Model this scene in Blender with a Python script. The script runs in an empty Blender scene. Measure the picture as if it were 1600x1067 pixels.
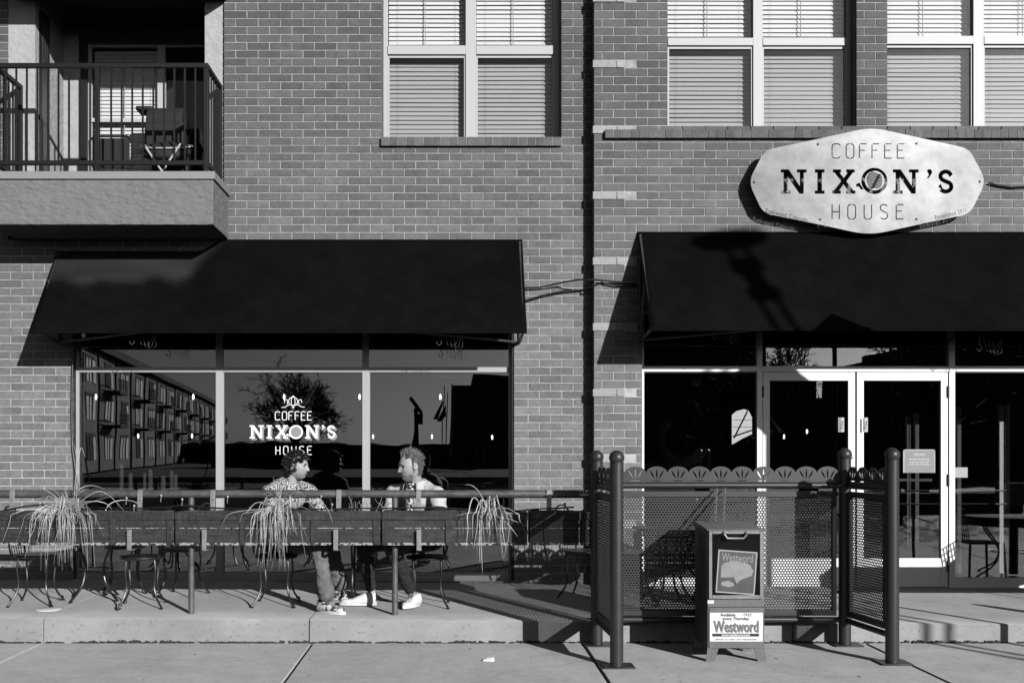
import bpy, bmesh, math, random
from mathutils import Vector, Matrix, noise
random.seed(7)
R = math.radians
sc = bpy.context.scene
col = sc.collection

# ------------------------------------------------------------------ camera, light, exposure
F = 1600.0; CX = 708.0; CY = 703.0; EYE = 1.64; DW = 11.0     # metres: camera 11 m from the left wall plane (y = 0)
cam_d = bpy.data.cameras.new('camera'); cam = bpy.data.objects.new('camera', cam_d); col.objects.link(cam)
cam.location = (0, -DW, EYE); cam.rotation_euler = (R(90), 0, 0)
cam_d.sensor_width = 36; cam_d.lens = 36.0
cam_d.shift_x = (800 - CX) / 1600; cam_d.shift_y = (CY - 533.5) / 1600
cam_d.clip_end = 2000; cam_d.clip_start = 0.1
sc.camera = cam
SUN = Vector((0.60, -1.0, 0.385)).normalized()                 # towards the sun
sun_el = math.asin(SUN.z)
w = bpy.data.worlds.new('World'); sc.world = w; w.use_nodes = True
nt = w.node_tree; nt.nodes.clear()
sky = nt.nodes.new('ShaderNodeTexSky'); sky.sky_type = 'NISHITA'; sky.sun_disc = False
sky.sun_elevation = sun_el; sky.sun_rotation = math.atan2(SUN.x, SUN.y)
bw = nt.nodes.new('ShaderNodeSeparateColor');   # black-and-white picture taken through a red filter
bg = nt.nodes.new('ShaderNodeBackground'); wo = nt.nodes.new('ShaderNodeOutputWorld')
bg.inputs[1].default_value = 0.05
nt.links.new(sky.outputs[0], bw.inputs[0]); nt.links.new(bw.outputs[0], bg.inputs[0]); nt.links.new(bg.outputs[0], wo.inputs[0])
sd = bpy.data.lights.new('sun', 'SUN'); sd.energy = 5.0; sd.angle = R(0.42); sd.color = (1, 1, 1)
so = bpy.data.objects.new('sun', sd); col.objects.link(so); so.location = (6, -10, 8)
so.rotation_euler = SUN.to_track_quat('Z', 'Y').to_euler()
sc.view_settings.view_transform = 'Standard'; sc.view_settings.look = 'None'
sc.view_settings.exposure = 0.1; sc.view_settings.gamma = 1; sc.view_settings.use_curve_mapping = False
sc.render.engine = 'CYCLES'
sc.cycles.max_bounces = 6; sc.cycles.diffuse_bounces = 0; sc.cycles.transparent_max_bounces = 16
sc.cycles.use_denoising = True

def X(px, D): return (px - CX) * D / F
def Z(py, D): return EYE - (py - CY) * D / F
def Y(D): return D - DW
def P(px, py, D): return Vector((X(px, D), Y(D), Z(py, D)))

# ------------------------------------------------------------------ materials
MATS = {}
def M(name, c, rough=0.7, var=None, zfade=None, bump=None, metal=0.0, spec=0.5, rnd=0.0, emit=0.0, voro=None, coat=0):
    """grey procedural material; var=(scale, dark, light, stretch) mottling; bump=(scale, strength); rnd = per brick variation"""
    if name in MATS: return MATS[name]
    m = bpy.data.materials.new(name); m.use_nodes = True; n = m.node_tree.nodes; l = m.node_tree.links
    b = n['Principled BSDF']; b.inputs['Roughness'].default_value = rough; b.inputs['Metallic'].default_value = metal
    b.inputs['Specular IOR Level'].default_value = spec; b.inputs['Coat Weight'].default_value = coat
    b.inputs['Base Color'].default_value = (c, c, c, 1)
    geo = n.new('ShaderNodeNewGeometry')
    val = None
    def mul(a, bsock):
        q = n.new('ShaderNodeMath'); q.operation = 'MULTIPLY'
        if isinstance(a, float): q.inputs[0].default_value = a
        else: l.new(a, q.inputs[0])
        l.new(bsock, q.inputs[1]); return q.outputs[0]
    val = c * 1.0
    if var:
        for (s, lo, hi, st) in (var if isinstance(var, list) else [var]):
            mp = n.new('ShaderNodeMapping'); mp.inputs['Scale'].default_value = st; l.new(geo.outputs['Position'], mp.inputs[0])
            t = n.new('ShaderNodeTexNoise'); t.inputs['Scale'].default_value = s; t.inputs['Detail'].default_value = 6; t.inputs['Roughness'].default_value = 0.62
            l.new(mp.outputs[0], t.inputs['Vector'])
            mr = n.new('ShaderNodeMapRange'); mr.inputs['From Min'].default_value = 0.32; mr.inputs['From Max'].default_value = 0.68
            mr.inputs['To Min'].default_value = lo; mr.inputs['To Max'].default_value = hi; l.new(t.outputs[0], mr.inputs[0])
            val = mul(val, mr.outputs[0])
    if zfade:      # base colour goes darker with height, paler in the lower storey
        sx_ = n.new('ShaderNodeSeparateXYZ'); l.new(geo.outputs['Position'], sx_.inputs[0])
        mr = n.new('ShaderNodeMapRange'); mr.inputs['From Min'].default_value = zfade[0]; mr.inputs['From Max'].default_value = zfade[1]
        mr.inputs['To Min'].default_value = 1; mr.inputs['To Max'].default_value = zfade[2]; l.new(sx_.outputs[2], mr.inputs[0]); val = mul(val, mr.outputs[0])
    if voro:
        s, lo, hi, thr = voro
        t = n.new('ShaderNodeTexNoise'); t.inputs['Scale'].default_value = s; t.inputs['Detail'].default_value = 2; l.new(geo.outputs['Position'], t.inputs['Vector'])
        mr = n.new('ShaderNodeMapRange'); mr.inputs['From Min'].default_value = thr - 0.03; mr.inputs['From Max'].default_value = thr + 0.03
        mr.inputs['To Min'].default_value = lo; mr.inputs['To Max'].default_value = hi; l.new(t.outputs[0], mr.inputs[0]); val = mul(val, mr.outputs[0])
    if rnd:
        at = n.new('ShaderNodeAttribute'); at.attribute_name = 'rnd'; oi = n.new('ShaderNodeObjectInfo')
        ad = n.new('ShaderNodeMath'); ad.operation = 'ADD'; l.new(at.outputs['Fac'], ad.inputs[0]); l.new(oi.outputs['Random'], ad.inputs[1])
        fr = n.new('ShaderNodeMath'); fr.operation = 'FRACT'; l.new(ad.outputs[0], fr.inputs[0])
        mr = n.new('ShaderNodeMapRange'); mr.inputs['To Min'].default_value = 1 - rnd; mr.inputs['To Max'].default_value = 1 + rnd; l.new(fr.outputs[0], mr.inputs[0])
        val = mul(val, mr.outputs[0])
    if not isinstance(val, float):
        cc = n.new('ShaderNodeCombineColor')
        for i in range(3): l.new(val, cc.inputs[i])
        l.new(cc.outputs[0], b.inputs['Base Color'])
    if bump:
        t = n.new('ShaderNodeTexNoise'); t.inputs['Scale'].default_value = bump[0]; t.inputs['Detail'].default_value = 5; l.new(geo.outputs['Position'], t.inputs['Vector'])
        if len(bump) > 3:
            mp = n.new('ShaderNodeMapping'); mp.inputs['Scale'].default_value = bump[3]; l.new(geo.outputs['Position'], mp.inputs[0]); l.new(mp.outputs[0], t.inputs['Vector'])
        bu = n.new('ShaderNodeBump'); bu.inputs['Strength'].default_value = bump[1]; bu.inputs['Distance'].default_value = bump[2] if len(bump) > 2 else 0.01
        l.new(t.outputs[0], bu.inputs['Height']); l.new(bu.outputs[0], b.inputs['Normal'])
    if emit:
        b.inputs['Emission Color'].default_value = (1, 1, 1, 1); b.inputs['Emission Strength'].default_value = emit
    MATS[name] = m; return m

def glass_mat(name, trans, refl):
    m = bpy.data.materials.new(name); m.use_nodes = True; n = m.node_tree.nodes; l = m.node_tree.links; n.clear()
    o = n.new('ShaderNodeOutputMaterial'); tr = n.new('ShaderNodeBsdfTransparent'); tr.inputs[0].default_value = (trans, trans, trans, 1)
    gl = n.new('ShaderNodeBsdfGlossy'); gl.inputs['Roughness'].default_value = 0.0
    fr = n.new('ShaderNodeFresnel'); fr.inputs[0].default_value = 1.5
    # gentle waviness of float glass
    geo = n.new('ShaderNodeNewGeometry'); t = n.new('ShaderNodeTexNoise'); t.inputs['Scale'].default_value = 1.3; t.inputs['Detail'].default_value = 1
    bu = n.new('ShaderNodeBump'); bu.inputs['Strength'].default_value = 0.25; bu.inputs['Distance'].default_value = 0.004
    l.new(geo.outputs['Position'], t.inputs['Vector']); l.new(t.outputs[0], bu.inputs['Height']); l.new(bu.outputs[0], gl.inputs['Normal'])
    mu = n.new('ShaderNodeMath'); mu.operation = 'MULTIPLY'; mu.inputs[1].default_value = refl; mu.use_clamp = True
    mx = n.new('ShaderNodeMixShader'); l.new(fr.outputs[0], mu.inputs[0]); l.new(mu.outputs[0], mx.inputs[0]); l.new(tr.outputs[0], mx.inputs[1]); l.new(gl.outputs[0], mx.inputs[2]); l.new(mx.outputs[0], o.inputs[0])
    MATS[name] = m; return m

ONE = (1, 1, 1)
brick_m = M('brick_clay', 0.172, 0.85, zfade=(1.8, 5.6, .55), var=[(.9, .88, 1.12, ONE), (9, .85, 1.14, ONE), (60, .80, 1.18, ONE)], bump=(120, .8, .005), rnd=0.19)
quoin_m = M('brick_pale', 0.33, 0.85, var=[(30, .85, 1.12, ONE)], bump=(140, .5, .004), rnd=0.1)
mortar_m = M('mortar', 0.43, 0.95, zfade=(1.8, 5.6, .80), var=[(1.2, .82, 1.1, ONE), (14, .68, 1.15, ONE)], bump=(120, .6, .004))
stucco_m = M('stucco', 0.36, 0.9, var=(5, .93, 1.05, ONE), bump=(16, 0.9, .02))
stucco2_m = M('stucco_grey', 0.165, 0.9, var=(3, .92, 1.06, ONE), bump=(11, 1.0, .03, (1, 1, 1.8)))
trimgrey_m = M('painted_trim', 0.24, 0.55)
conc_m = M('concrete', 0.62, 0.9, voro=(55, .72, 1.0, .33), var=[(.7, .84, 1.06, ONE), (3.2, .88, 1.06, ONE), (14, .90, 1.07, ONE), (110, .86, 1.12, ONE)], bump=(220, .35, .003))
conc2_m = M('concrete_kerb', 0.30, 0.9, voro=(30, .70, 1.0, .34), var=[(1.6, .80, 1.10, ONE), (7, .93, 1.05, (1, 1, 2)), (80, .93, 1.06, ONE)], bump=(160, .4, .003))  # riser copy of the patio concrete, toned down against its stronger sunlight
patio_m = M('concrete_patio', 0.54, 0.9, voro=(45, .75, 1.0, .33), var=[(1.3, .82, 1.08, ONE), (7, .93, 1.05, ONE), (80, .93, 1.06, ONE)], bump=(160, .4, .003))  # top of the same slab, coloured lighter to offset its weaker sunlight
joint_m = M('joint_dirt', 0.03, 0.95, var=(40, .5, 1.8, ONE))
asph_m = M('asphalt', 0.05, 0.9, var=(3, .8, 1.2, ONE), bump=(90, .5, .006))
white_m = M('white_aluminium', 0.82, 0.38, var=(4, .96, 1.02, ONE))
cream_m = M('grey_aluminium', 0.38, 0.4, var=(4, .96, 1.02, ONE))
vinyl_m = M('window_vinyl', 0.42, 0.5)
blind_m = M('blind_slat', 0.88, 0.55, rnd=0.03)
black_m = M('black_metal', 0.010, 0.5, bump=(40, .1, .002), spec=.3)
rail_m = M('dark_painted_rail', 0.045, 0.45, var=(20, .7, 1.3, ONE))
fence_m = M('enclosure_paint', 0.026, 0.42, var=(8, .85, 1.15, ONE), bump=(60, .08, .002))
iron_m = M('wrought_iron', 0.015, 0.35)
pipe_m = M('galvanised_pipe', 0.11, 0.45, var=[(5, .55, 1.25, (1, 1, 1)), (40, .8, 1.15, ONE)], metal=0.3)
strap_m = M('steel_strap', 0.26, 0.45, metal=0.4, var=(30, .8, 1.2, ONE))
wood_m = M('weathered_board', 0.012, 0.65, var=[(6, .4, 2.0, (0.8, 1, 5)), (26, .35, 2.3, (3, 1, 0.35)), (90, .7, 1.4, ONE)], bump=(40, .5, .004))
worn_m = M('worn_board_edge', 0.30, 0.8, voro=(38, .05, 1.0, .47), var=[(60, .6, 1.4, ONE)])
soil_m = M('potting_soil', 0.06, 0.95, bump=(40, 1, .03), var=(30, .5, 2.2, ONE))
canvas_m = M('black_canvas', 0.0036, 0.85, var=[(5, .8, 1.25, (1, 1, 1)), (1.2, .8, 1.3, ONE)], bump=(60, .3, .004), spec=0.04)
leaf_m = M('dry_blade', 0.42, 0.6, var=[(9, .5, 1.2, ONE), (60, .8, 1.15, ONE)], rnd=.4)
hose_m = M('black_hose', 0.010, 0.4)
glass_m = glass_mat('shop_glass', 0.62, 4.0)
glass_up_m = glass_mat('window_glass', 0.97, 1.4)
glass_nb_m = glass_mat('scratched_plastic', 0.85, 0.35)
scrn_m = glass_mat('screened_glass', 0.84, 1.6)
sign_m = M('brushed_steel', 0.155, 0.5, metal=0.25, var=[(1.1, .55, 1.7, ONE), (6, .80, 1.2, ONE), (40, .93, 1.07, (1, 1, 8))])
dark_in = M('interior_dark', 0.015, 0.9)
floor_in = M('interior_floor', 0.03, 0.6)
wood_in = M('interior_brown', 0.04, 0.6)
bulb_m = M('bulb_lit', 0.8, 0.4, emit=9.0)
box_m = M('box_paint', 0.135, 0.38, var=[(6, .9, 1.1, ONE), (50, .9, 1.12, ONE)])
paper_m = M('paper', 0.72, 0.7)
ink_m = M('black_ink', 0.012, 0.6)
midink_m = M('grey_ink', 0.12, 0.6)
cover_m = M('magazine_cover', 0.16, 0.45, var=(9, .8, 1.2, ONE))
decal_m = M('white_decal', 0.75, 0.6)
decal2_m = M('grey_decal', 0.25, 0.6)
skin_m = M('skin', 0.33, 0.5, var=(60, .92, 1.06, ONE), bump=(150, .15, .002))
hairdk_m = M('dark_hair', 0.008, 0.45)
hairgr_m = M('grey_hair', 0.115, 0.5, rnd=0, var=(45, .2, 1.9, ONE))
floral_m = M('floral_shirt', 0.45, 0.85, voro=(75, 0.06, 1.0, 0.49), bump=(18, .5, .02))
floral2_m = M('patterned_scarf', 0.5, 0.85, voro=(45, 0.02, 1.0, 0.53))
jacket_m = M('pale_jacket', 0.50, 0.85, var=(6, .93, 1.04, ONE), bump=(9, .8, .03))
jeans_m = M('denim', 0.13, 0.85, var=[(14, .7, 1.3, (1, 1, .5))], bump=(22, .8, .02))
blackjeans_m = M('black_trousers', 0.012, 0.85, bump=(18, .9, .03))
shoe_m = M('white_leather', 0.70, 0.5, var=(30, .9, 1.05, ONE))
shoedk_m = M('sneaker_grey', 0.10, 0.6)
far_brick = M('far_brick', 0.20, 0.9, var=(.5, .8, 1.1, ONE))
far_dark = M('far_dark', 0.03, 0.9)
far_white = M('far_blind', 0.75, 0.8)
bark_m = M('bark', 0.03, 0.9)
litter_m = M('litter_paper', 0.75, 0.8)

# ------------------------------------------------------------------ mesh helpers
def tag(o, label=None, cat=None, group=None, kind=None):
    if label: o['label'] = label
    if cat: o['category'] = cat
    if group: o['group'] = group
    if kind: o['kind'] = kind
    return o
def root_off(p):
    v = Vector((0, 0, 0))
    while p is not None: v += p.location; p = p.parent
    return v
def thing(name, label, cat, loc=(0, 0, 0), group=None):
    o = bpy.data.objects.new(name, None); col.objects.link(o); o.location = loc; o.empty_display_size = .2
    return tag(o, label, cat, group)
class MB:
    def __init__(s): s.v = []; s.f = []; s.mi = []; s.cur = 0
    def add(s, vs, fs):
        k = len(s.v); s.v += [Vector(q) for q in vs]; s.f += [tuple(i + k for i in f) for f in fs]; s.mi += [s.cur] * len(fs); return s
    def box(s, x0, x1, y0, y1, z0, z1):
        if x0 > x1: x0, x1 = x1, x0
        if y0 > y1: y0, y1 = y1, y0
        if z0 > z1: z0, z1 = z1, z0
        return s.add([(x0, y0, z0), (x1, y0, z0), (x1, y1, z0), (x0, y1, z0), (x0, y0, z1), (x1, y0, z1), (x1, y1, z1), (x0, y1, z1)],
                     [(0, 3, 2, 1), (4, 5, 6, 7), (0, 1, 5, 4), (1, 2, 6, 5), (2, 3, 7, 6), (3, 0, 4, 7)])
    def hexa(s, p8):
        return s.add(p8, [(0, 3, 2, 1), (4, 5, 6, 7), (0, 1, 5, 4), (1, 2, 6, 5), (2, 3, 7, 6), (3, 0, 4, 7)])
    def quad(s, a, b, c, d): return s.add([a, b, c, d], [(0, 1, 2, 3)])
    def tube(s, pts, r, n=8, cap=True, closed=False):
        pts = [Vector(p) for p in pts]; rs = r if isinstance(r, (list, tuple)) else [r] * len(pts)
        rings = []; up = None
        for i, p in enumerate(pts):
            a = pts[i - 1] if i > 0 else (pts[-1] if closed else pts[0]); b = pts[(i + 1) % len(pts)] if (i < len(pts) - 1 or closed) else pts[i]
            t = (b - a)
            if t.length < 1e-9: t = Vector((0, 0, 1))
            t.normalize()
            if up is None: up = Vector((0, 0, 1)) if abs(t.z) < .9 else Vector((1, 0, 0))
            u = t.cross(up)
            if u.length < 1e-6: u = t.orthogonal()
            u.normalize(); v2 = u.cross(t).normalized(); up = v2
            rings.append([p + (u * math.cos(2 * math.pi * k / n) + v2 * math.sin(2 * math.pi * k / n)) * rs[i] for k in range(n)])
        vs = [q for rg in rings for q in rg]; fs = []
        m = len(rings)
        for i in range(m if closed else m - 1):
            j = (i + 1) % m
            for k in range(n): fs.append((i * n + k, i * n + (k + 1) % n, j * n + (k + 1) % n, j * n + k))
        if cap and not closed: fs.append(tuple(range(n))[::-1]); fs.append(tuple((m - 1) * n + k for k in range(n)))
        return s.add(vs, fs)
    def lathe(s, prof, c=(0, 0, 0), n=24):
        c = Vector(c); vs = []; fs = []
        for (r, z) in prof:
            for k in range(n): vs.append(c + Vector((r * math.cos(2 * math.pi * k / n), r * math.sin(2 * math.pi * k / n), z)))
        for i in range(len(prof) - 1):
            for k in range(n): fs.append((i * n + k, i * n + (k + 1) % n, (i + 1) * n + (k + 1) % n, (i + 1) * n + k))
        fs.append(tuple(range(n))[::-1]); fs.append(tuple((len(prof) - 1) * n + k for k in range(n)))
        return s.add(vs, fs)
    def ell(s, c, r, n=16, m=10, rot=None):
        c = Vector(c); vs = []; fs = []
        for i in range(m + 1):
            th = math.pi * i / m
            for k in range(n):
                a = 2 * math.pi * k / n; q = Vector((r[0] * math.sin(th) * math.cos(a), r[1] * math.sin(th) * math.sin(a), r[2] * math.cos(th)))
                if rot: q = rot @ q
                vs.append(c + q)
        for i in range(m):
            for k in range(n): fs.append((i * n + k, (i + 1) * n + k, (i + 1) * n + (k + 1) % n, i * n + (k + 1) % n))
        return s.add(vs, fs)
    def mesh(s, name, mats, off=Vector((0, 0, 0)), smooth=True, angle=35):
        me = bpy.data.meshes.new(name); me.from_pydata([v - off for v in s.v], [], s.f); me.update()
        for m in (mats if isinstance(mats, (list, tuple)) else [mats]): me.materials.append(m)
        if any(s.mi): me.polygons.foreach_set('material_index', s.mi)
        if smooth:
            me.polygons.foreach_set('use_smooth', [True] * len(me.polygons)); me.set_sharp_from_angle(angle=R(angle))
        return me
    def build(s, name, mats, parent=None, kind=None, bevel=0, smooth=True, angle=35):
        me = s.mesh(name, mats, root_off(parent), smooth, angle)
        o = bpy.data.objects.new(name, me); col.objects.link(o); o.parent = parent
        if kind: o['kind'] = kind
        if bevel:
            b = o.modifiers.new('bevel', 'BEVEL'); b.width = bevel; b.segments = 2; b.limit_method = 'ANGLE'; b.angle_limit = R(40)
        return o
def box(name, m, parent, x0, x1, y0, y1, z0, z1, bevel=0, kind=None):
    return MB().box(x0, x1, y0, y1, z0, z1).build(name, m, parent, bevel=bevel, kind=kind)
def dup(o, parent=None):
    c = o.copy(); col.objects.link(c); c.parent = parent
    for ch in list(o.children): dup(ch, c)
    return c
def face_attr(me, vals):
    a = me.attributes.new('rnd', 'FLOAT', 'FACE'); a.data.foreach_set('value', vals)

# ------------------------------------------------------------------ flat lettering
def stroke(pts, wd):
    """closed outline of a poly-line band (mitred)"""
    L = []; Rr = []; n = len(pts)
    for i, p in enumerate(pts):
        a = pts[max(0, i - 1)]; b = pts[min(n - 1, i + 1)]
        def nrm(u, v):
            dx, dy = v[0] - u[0], v[1] - u[1]; q = math.hypot(dx, dy) or 1; return (-dy / q, dx / q)
        if i == 0: nx, ny = nrm(p, b)
        elif i == n - 1: nx, ny = nrm(a, p)
        else:
            n1 = nrm(a, p); n2 = nrm(p, b); mx, my = n1[0] + n2[0], n1[1] + n2[1]; q = mx * mx + my * my
            nx, ny = (2 * mx / q, 2 * my / q) if q > .2 else n1
        L.append((p[0] + nx * wd / 2, p[1] + ny * wd / 2)); Rr.append((p[0] - nx * wd / 2, p[1] - ny * wd / 2))
    return L + Rr[::-1]
def arc(cx, cy, r, a0, a1, n=10, ry=None):
    ry = ry or r
    return [(cx + r * math.cos(R(a0 + (a1 - a0) * i / n)), cy + ry * math.sin(R(a0 + (a1 - a0) * i / n))) for i in range(n + 1)]
SER = {
 'N': (1.06, [[(0,0),(.40,0),(.40,.13),(.28,.13),(.28,.70),(.76,0),(.94,0),(.94,.87),(1.06,.87),(1.06,1),(.66,1),(.66,.87),(.78,.87),(.78,.32),(.32,1),(0,1),(0,.87),(.11,.87),(.11,.13),(0,.13)]]),
 'I': (.40, [[(0,0),(.4,0),(.4,.13),(.295,.13),(.295,.87),(.4,.87),(.4,1),(0,1),(0,.87),(.105,.87),(.105,.13),(0,.13)]]),
 'X': (.96, [[(0,0),(.36,0),(.36,.13),(.29,.13),(.47,.38),(.65,.13),(.58,.13),(.58,0),(.96,0),(.96,.13),(.88,.13),(.59,.51),(.86,.87),(.93,.87),(.93,1),(.58,1),(.58,.87),(.64,.87),(.48,.65),(.31,.87),(.37,.87),(.37,1),(.03,1),(.03,.87),(.10,.87),(.37,.51),(.07,.13),(0,.13)]]),
 'S': (.68, [stroke([(.575, .74)] + arc(.34, .72, .215, 15, 250, 12, .19) + arc(.34, .29, .235, 75, -170, 14, .20) + [(.095, .24)], .17)]),
 "'": (.22, [[(.02,.93)] + arc(.12, .90, .11, 160, -20, 8) + [(.20,.80),(.12,.68),(.05,.62),(.02,.66),(.09,.76),(.09,.80)]]),
}
def thin(ch, stencil=True):
    s = .070; g = .05 if stencil else 0
    D = {
     'C': [[(.56,.80)] + arc(.36,.80,.20,15,90,5) + arc(.20,.80,.20,90,180,5,.2)[0:] + ([(0,.52)] if stencil else [])] ,
     'O': None, 'F': None, 'E': None, 'H': None, 'U': None, 'S': None}
    if ch == 'C':
        if stencil: return .60, [stroke([(.58,.85)] + arc(.38,.80,.2,20,90,5) + arc(.20,.80,.20,95,180,5) + [(0,.52)], s), stroke([(0,.46),(0,.2)] + arc(.20,.20,.20,180,265,5) + arc(.38,.20,.2,270,340,5), s)]
        return .60, [stroke(arc(.38,.80,.2,20,90,5) + arc(.20,.80,.20,95,180,5) + arc(.20,.20,.20,180,265,5) + arc(.38,.20,.2,270,340,5), s*1.5)]
    if ch == 'O':
        g = .03 if stencil else 0.004; k = s if stencil else s * 1.5
        return .54, [stroke([(.27-g,1)] + arc(.2,.8,.2,92,180,6) + arc(.2,.2,.2,180,268,6) + [(.27-g,0)], k), stroke([(.27+g,1)] + arc(.34,.8,.2,88,0,6) + arc(.34,.2,.2,0,-88,6) + [(.27+g,0)], k)]
    k = s if stencil else s * 1.5
    if ch == 'F': return .50, [stroke([(.06,1),(.5,1)], k), stroke([(0,0),(0,1)], k) if not stencil else stroke([(0,0),(0,.95)], k), stroke([(.05,.55),(.38,.55)], k)]
    if ch == 'E': return .50, [stroke([(.06,1),(.5,1)], k), stroke([(.5,0),(0,0),(0,.95)], k), stroke([(.05,.55),(.40,.55)], k)]
    if ch == 'H': return .50, [stroke([(0,0),(0,1)], k), stroke([(.5,0),(.5,1)], k), stroke([(.05,.5),(.45,.5)], k)]
    if ch == 'U': return .52, [stroke([(0,1)] + arc(.2,.2,.2,180,268,6) + [(.24,0)], k), stroke([(.52,1)] + arc(.32,.2,.2,0,-88,6) + [(.28,0)], k)]
    if ch == 'S': return .52, [stroke(arc(.30,.78,.22,30,90,4) + arc(.22,.78,.22,92,250,8) + arc(.28,.24,.24,70,-90,8) + arc(.24,.24,.24,-92,-150,4), k)]
def thin_word(wd, x0, x1, y0, h, stencil=True):
    gl = [thin(c, stencil) for c in wd]; tot = sum(g[0] for g in gl); gap = ((x1 - x0) / h - tot) / (len(wd) - 1); x = 0; out = []
    for wdt, polys in gl:
        for p in polys: out.append([(x0 + (x + a) * h, y0 + b * h) for a, b in p])
        x += wdt + gap
    return out
def flat_curve(polys, extrude=0.0, texts=()):
    """polys filled with even-odd holes (constrained Delaunay); returns a solid sheet mesh in local XY"""
    from mathutils.geometry import delaunay_2d_cdt
    vs = []; es = []
    for p in polys:
        k = len(vs); n = len(p); vs += [Vector((a, b)) for a, b in p]; es += [(k + i, k + (i + 1) % n) for i in range(n)]
    rv, re_, rf, _, _, _ = delaunay_2d_cdt(vs, es, [], 0, 1e-6)
    bbs = [(min(a for a, b in p), max(a for a, b in p), min(b for a, b in p), max(b for a, b in p)) for p in polys]
    def inside(x, y):
        c = False
        for p, bb in zip(polys, bbs):
            if x < bb[0] or x > bb[1] or y < bb[2] or y > bb[3]: continue
            j = len(p) - 1
            for i in range(len(p)):
                if (p[i][1] > y) != (p[j][1] > y) and x < (p[j][0] - p[i][0]) * (y - p[i][1]) / (p[j][1] - p[i][1]) + p[i][0]: c = not c
                j = i
        return c
    keep = [f for f in rf if inside(sum(rv[i].x for i in f) / len(f), sum(rv[i].y for i in f) / len(f))]
    cnt = {}
    for f in keep:
        for a, b in zip(f, list(f[1:]) + [f[0]]): cnt.setdefault((min(a, b), max(a, b)), []).append((a, b))
    N = len(rv); e = extrude; V3 = [(v.x, v.y, e) for v in rv] + [(v.x, v.y, -e) for v in rv]
    F3 = [tuple(f) for f in keep] + [tuple(i + N for i in reversed(f)) for f in keep]
    for k, l in cnt.items():
        if len(l) == 1: a, b = l[0]; F3.append((b, a, a + N, b + N))
    me = bpy.data.meshes.new('sheet'); me.from_pydata(V3, [], F3); me.update(); bm = bmesh.new(); bm.from_mesh(me)
    bmesh.ops.delete(bm, geom=[v for v in bm.verts if not v.link_faces], context='VERTS'); bm.to_mesh(me); bm.free()
    return me
def text_polys(txt, size, x, y, rot=0, sx=1.0):
    """outline polygons of a line of text in the built-in font"""
    cu = bpy.data.curves.new('lettering', 'FONT'); cu.body = txt; cu.size = size; cu.resolution_u = 2
    o = bpy.data.objects.new('lettering', cu); col.objects.link(o)
    for q in bpy.context.view_layer.objects: q.select_set(False)
    o.select_set(True); bpy.context.view_layer.objects.active = o
    bpy.ops.object.convert(target='CURVE'); out = []
    c, s_ = math.cos(rot), math.sin(rot)
    for sp in o.data.splines:
        pts = []
        if sp.type == 'BEZIER':
            bp = sp.bezier_points; n = len(bp)
            for i in range(n):
                a, b = bp[i], bp[(i + 1) % n]
                straight = (a.handle_right - a.co).length < 1e-5 and (b.handle_left - b.co).length < 1e-5
                for k in range(1 if straight else 3):
                    t = k / 3; q = a.co * (1 - t) ** 3 + a.handle_right * 3 * t * (1 - t) ** 2 + b.handle_left * 3 * t * t * (1 - t) + b.co * t ** 3; pts.append((q.x * sx, q.y))
        else: pts = [(q.co.x * sx, q.co.y) for q in sp.points]
        out.append([(x + a * c - b * s_, y + a * s_ + b * c) for a, b in pts])
    bpy.data.objects.remove(o); return out
def text_w(polys): xs = [a for p in polys for a, b in p]; return min(xs), max(xs)
def text_mb(name, txt, size, m, parent, c, right, up, align='C', sx=1.0, bold=0.0, extrude=.0008, mirror=False):
    """text centred at world point c, running along right"""
    cu = bpy.data.curves.new('lettering', 'FONT'); cu.body = txt; cu.size = size; cu.resolution_u = 2; cu.extrude = extrude; cu.offset = bold
    cu.align_x = 'CENTER' if align == 'C' else 'LEFT'; cu.align_y = 'CENTER'
    o = bpy.data.objects.new('lettering', cu); col.objects.link(o)
    dg = bpy.context.evaluated_depsgraph_get(); me = bpy.data.meshes.new_from_object(o.evaluated_get(dg)); bpy.data.objects.remove(o); bpy.data.curves.remove(cu)
    right = Vector(right).normalized(); up = Vector(up).normalized(); nn = right.cross(up); c = Vector(c) - root_off(parent)
    for v in me.vertices:
        q = v.co.copy(); v.co = c + right * q.x * (-sx if mirror else sx) + up * q.y + nn * q.z
    me.materials.clear(); me.materials.append(m); me.name = name
    ob = bpy.data.objects.new(name, me); col.objects.link(ob); ob.parent = parent; return ob
def flat_obj(name, polys, m, parent, origin, right, up, extrude=.0015):
    me = flat_curve(polys, extrude); right = Vector(right); up = Vector(up); nn = right.cross(up); c = Vector(origin) - root_off(parent)
    for v in me.vertices:
        q = v.co.copy(); v.co = c + right * q.x + up * q.y + nn * q.z
    me.materials.clear(); me.materials.append(m); me.name = name
    ob = bpy.data.objects.new(name, me); col.objects.link(ob); ob.parent = parent; return ob

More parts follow.
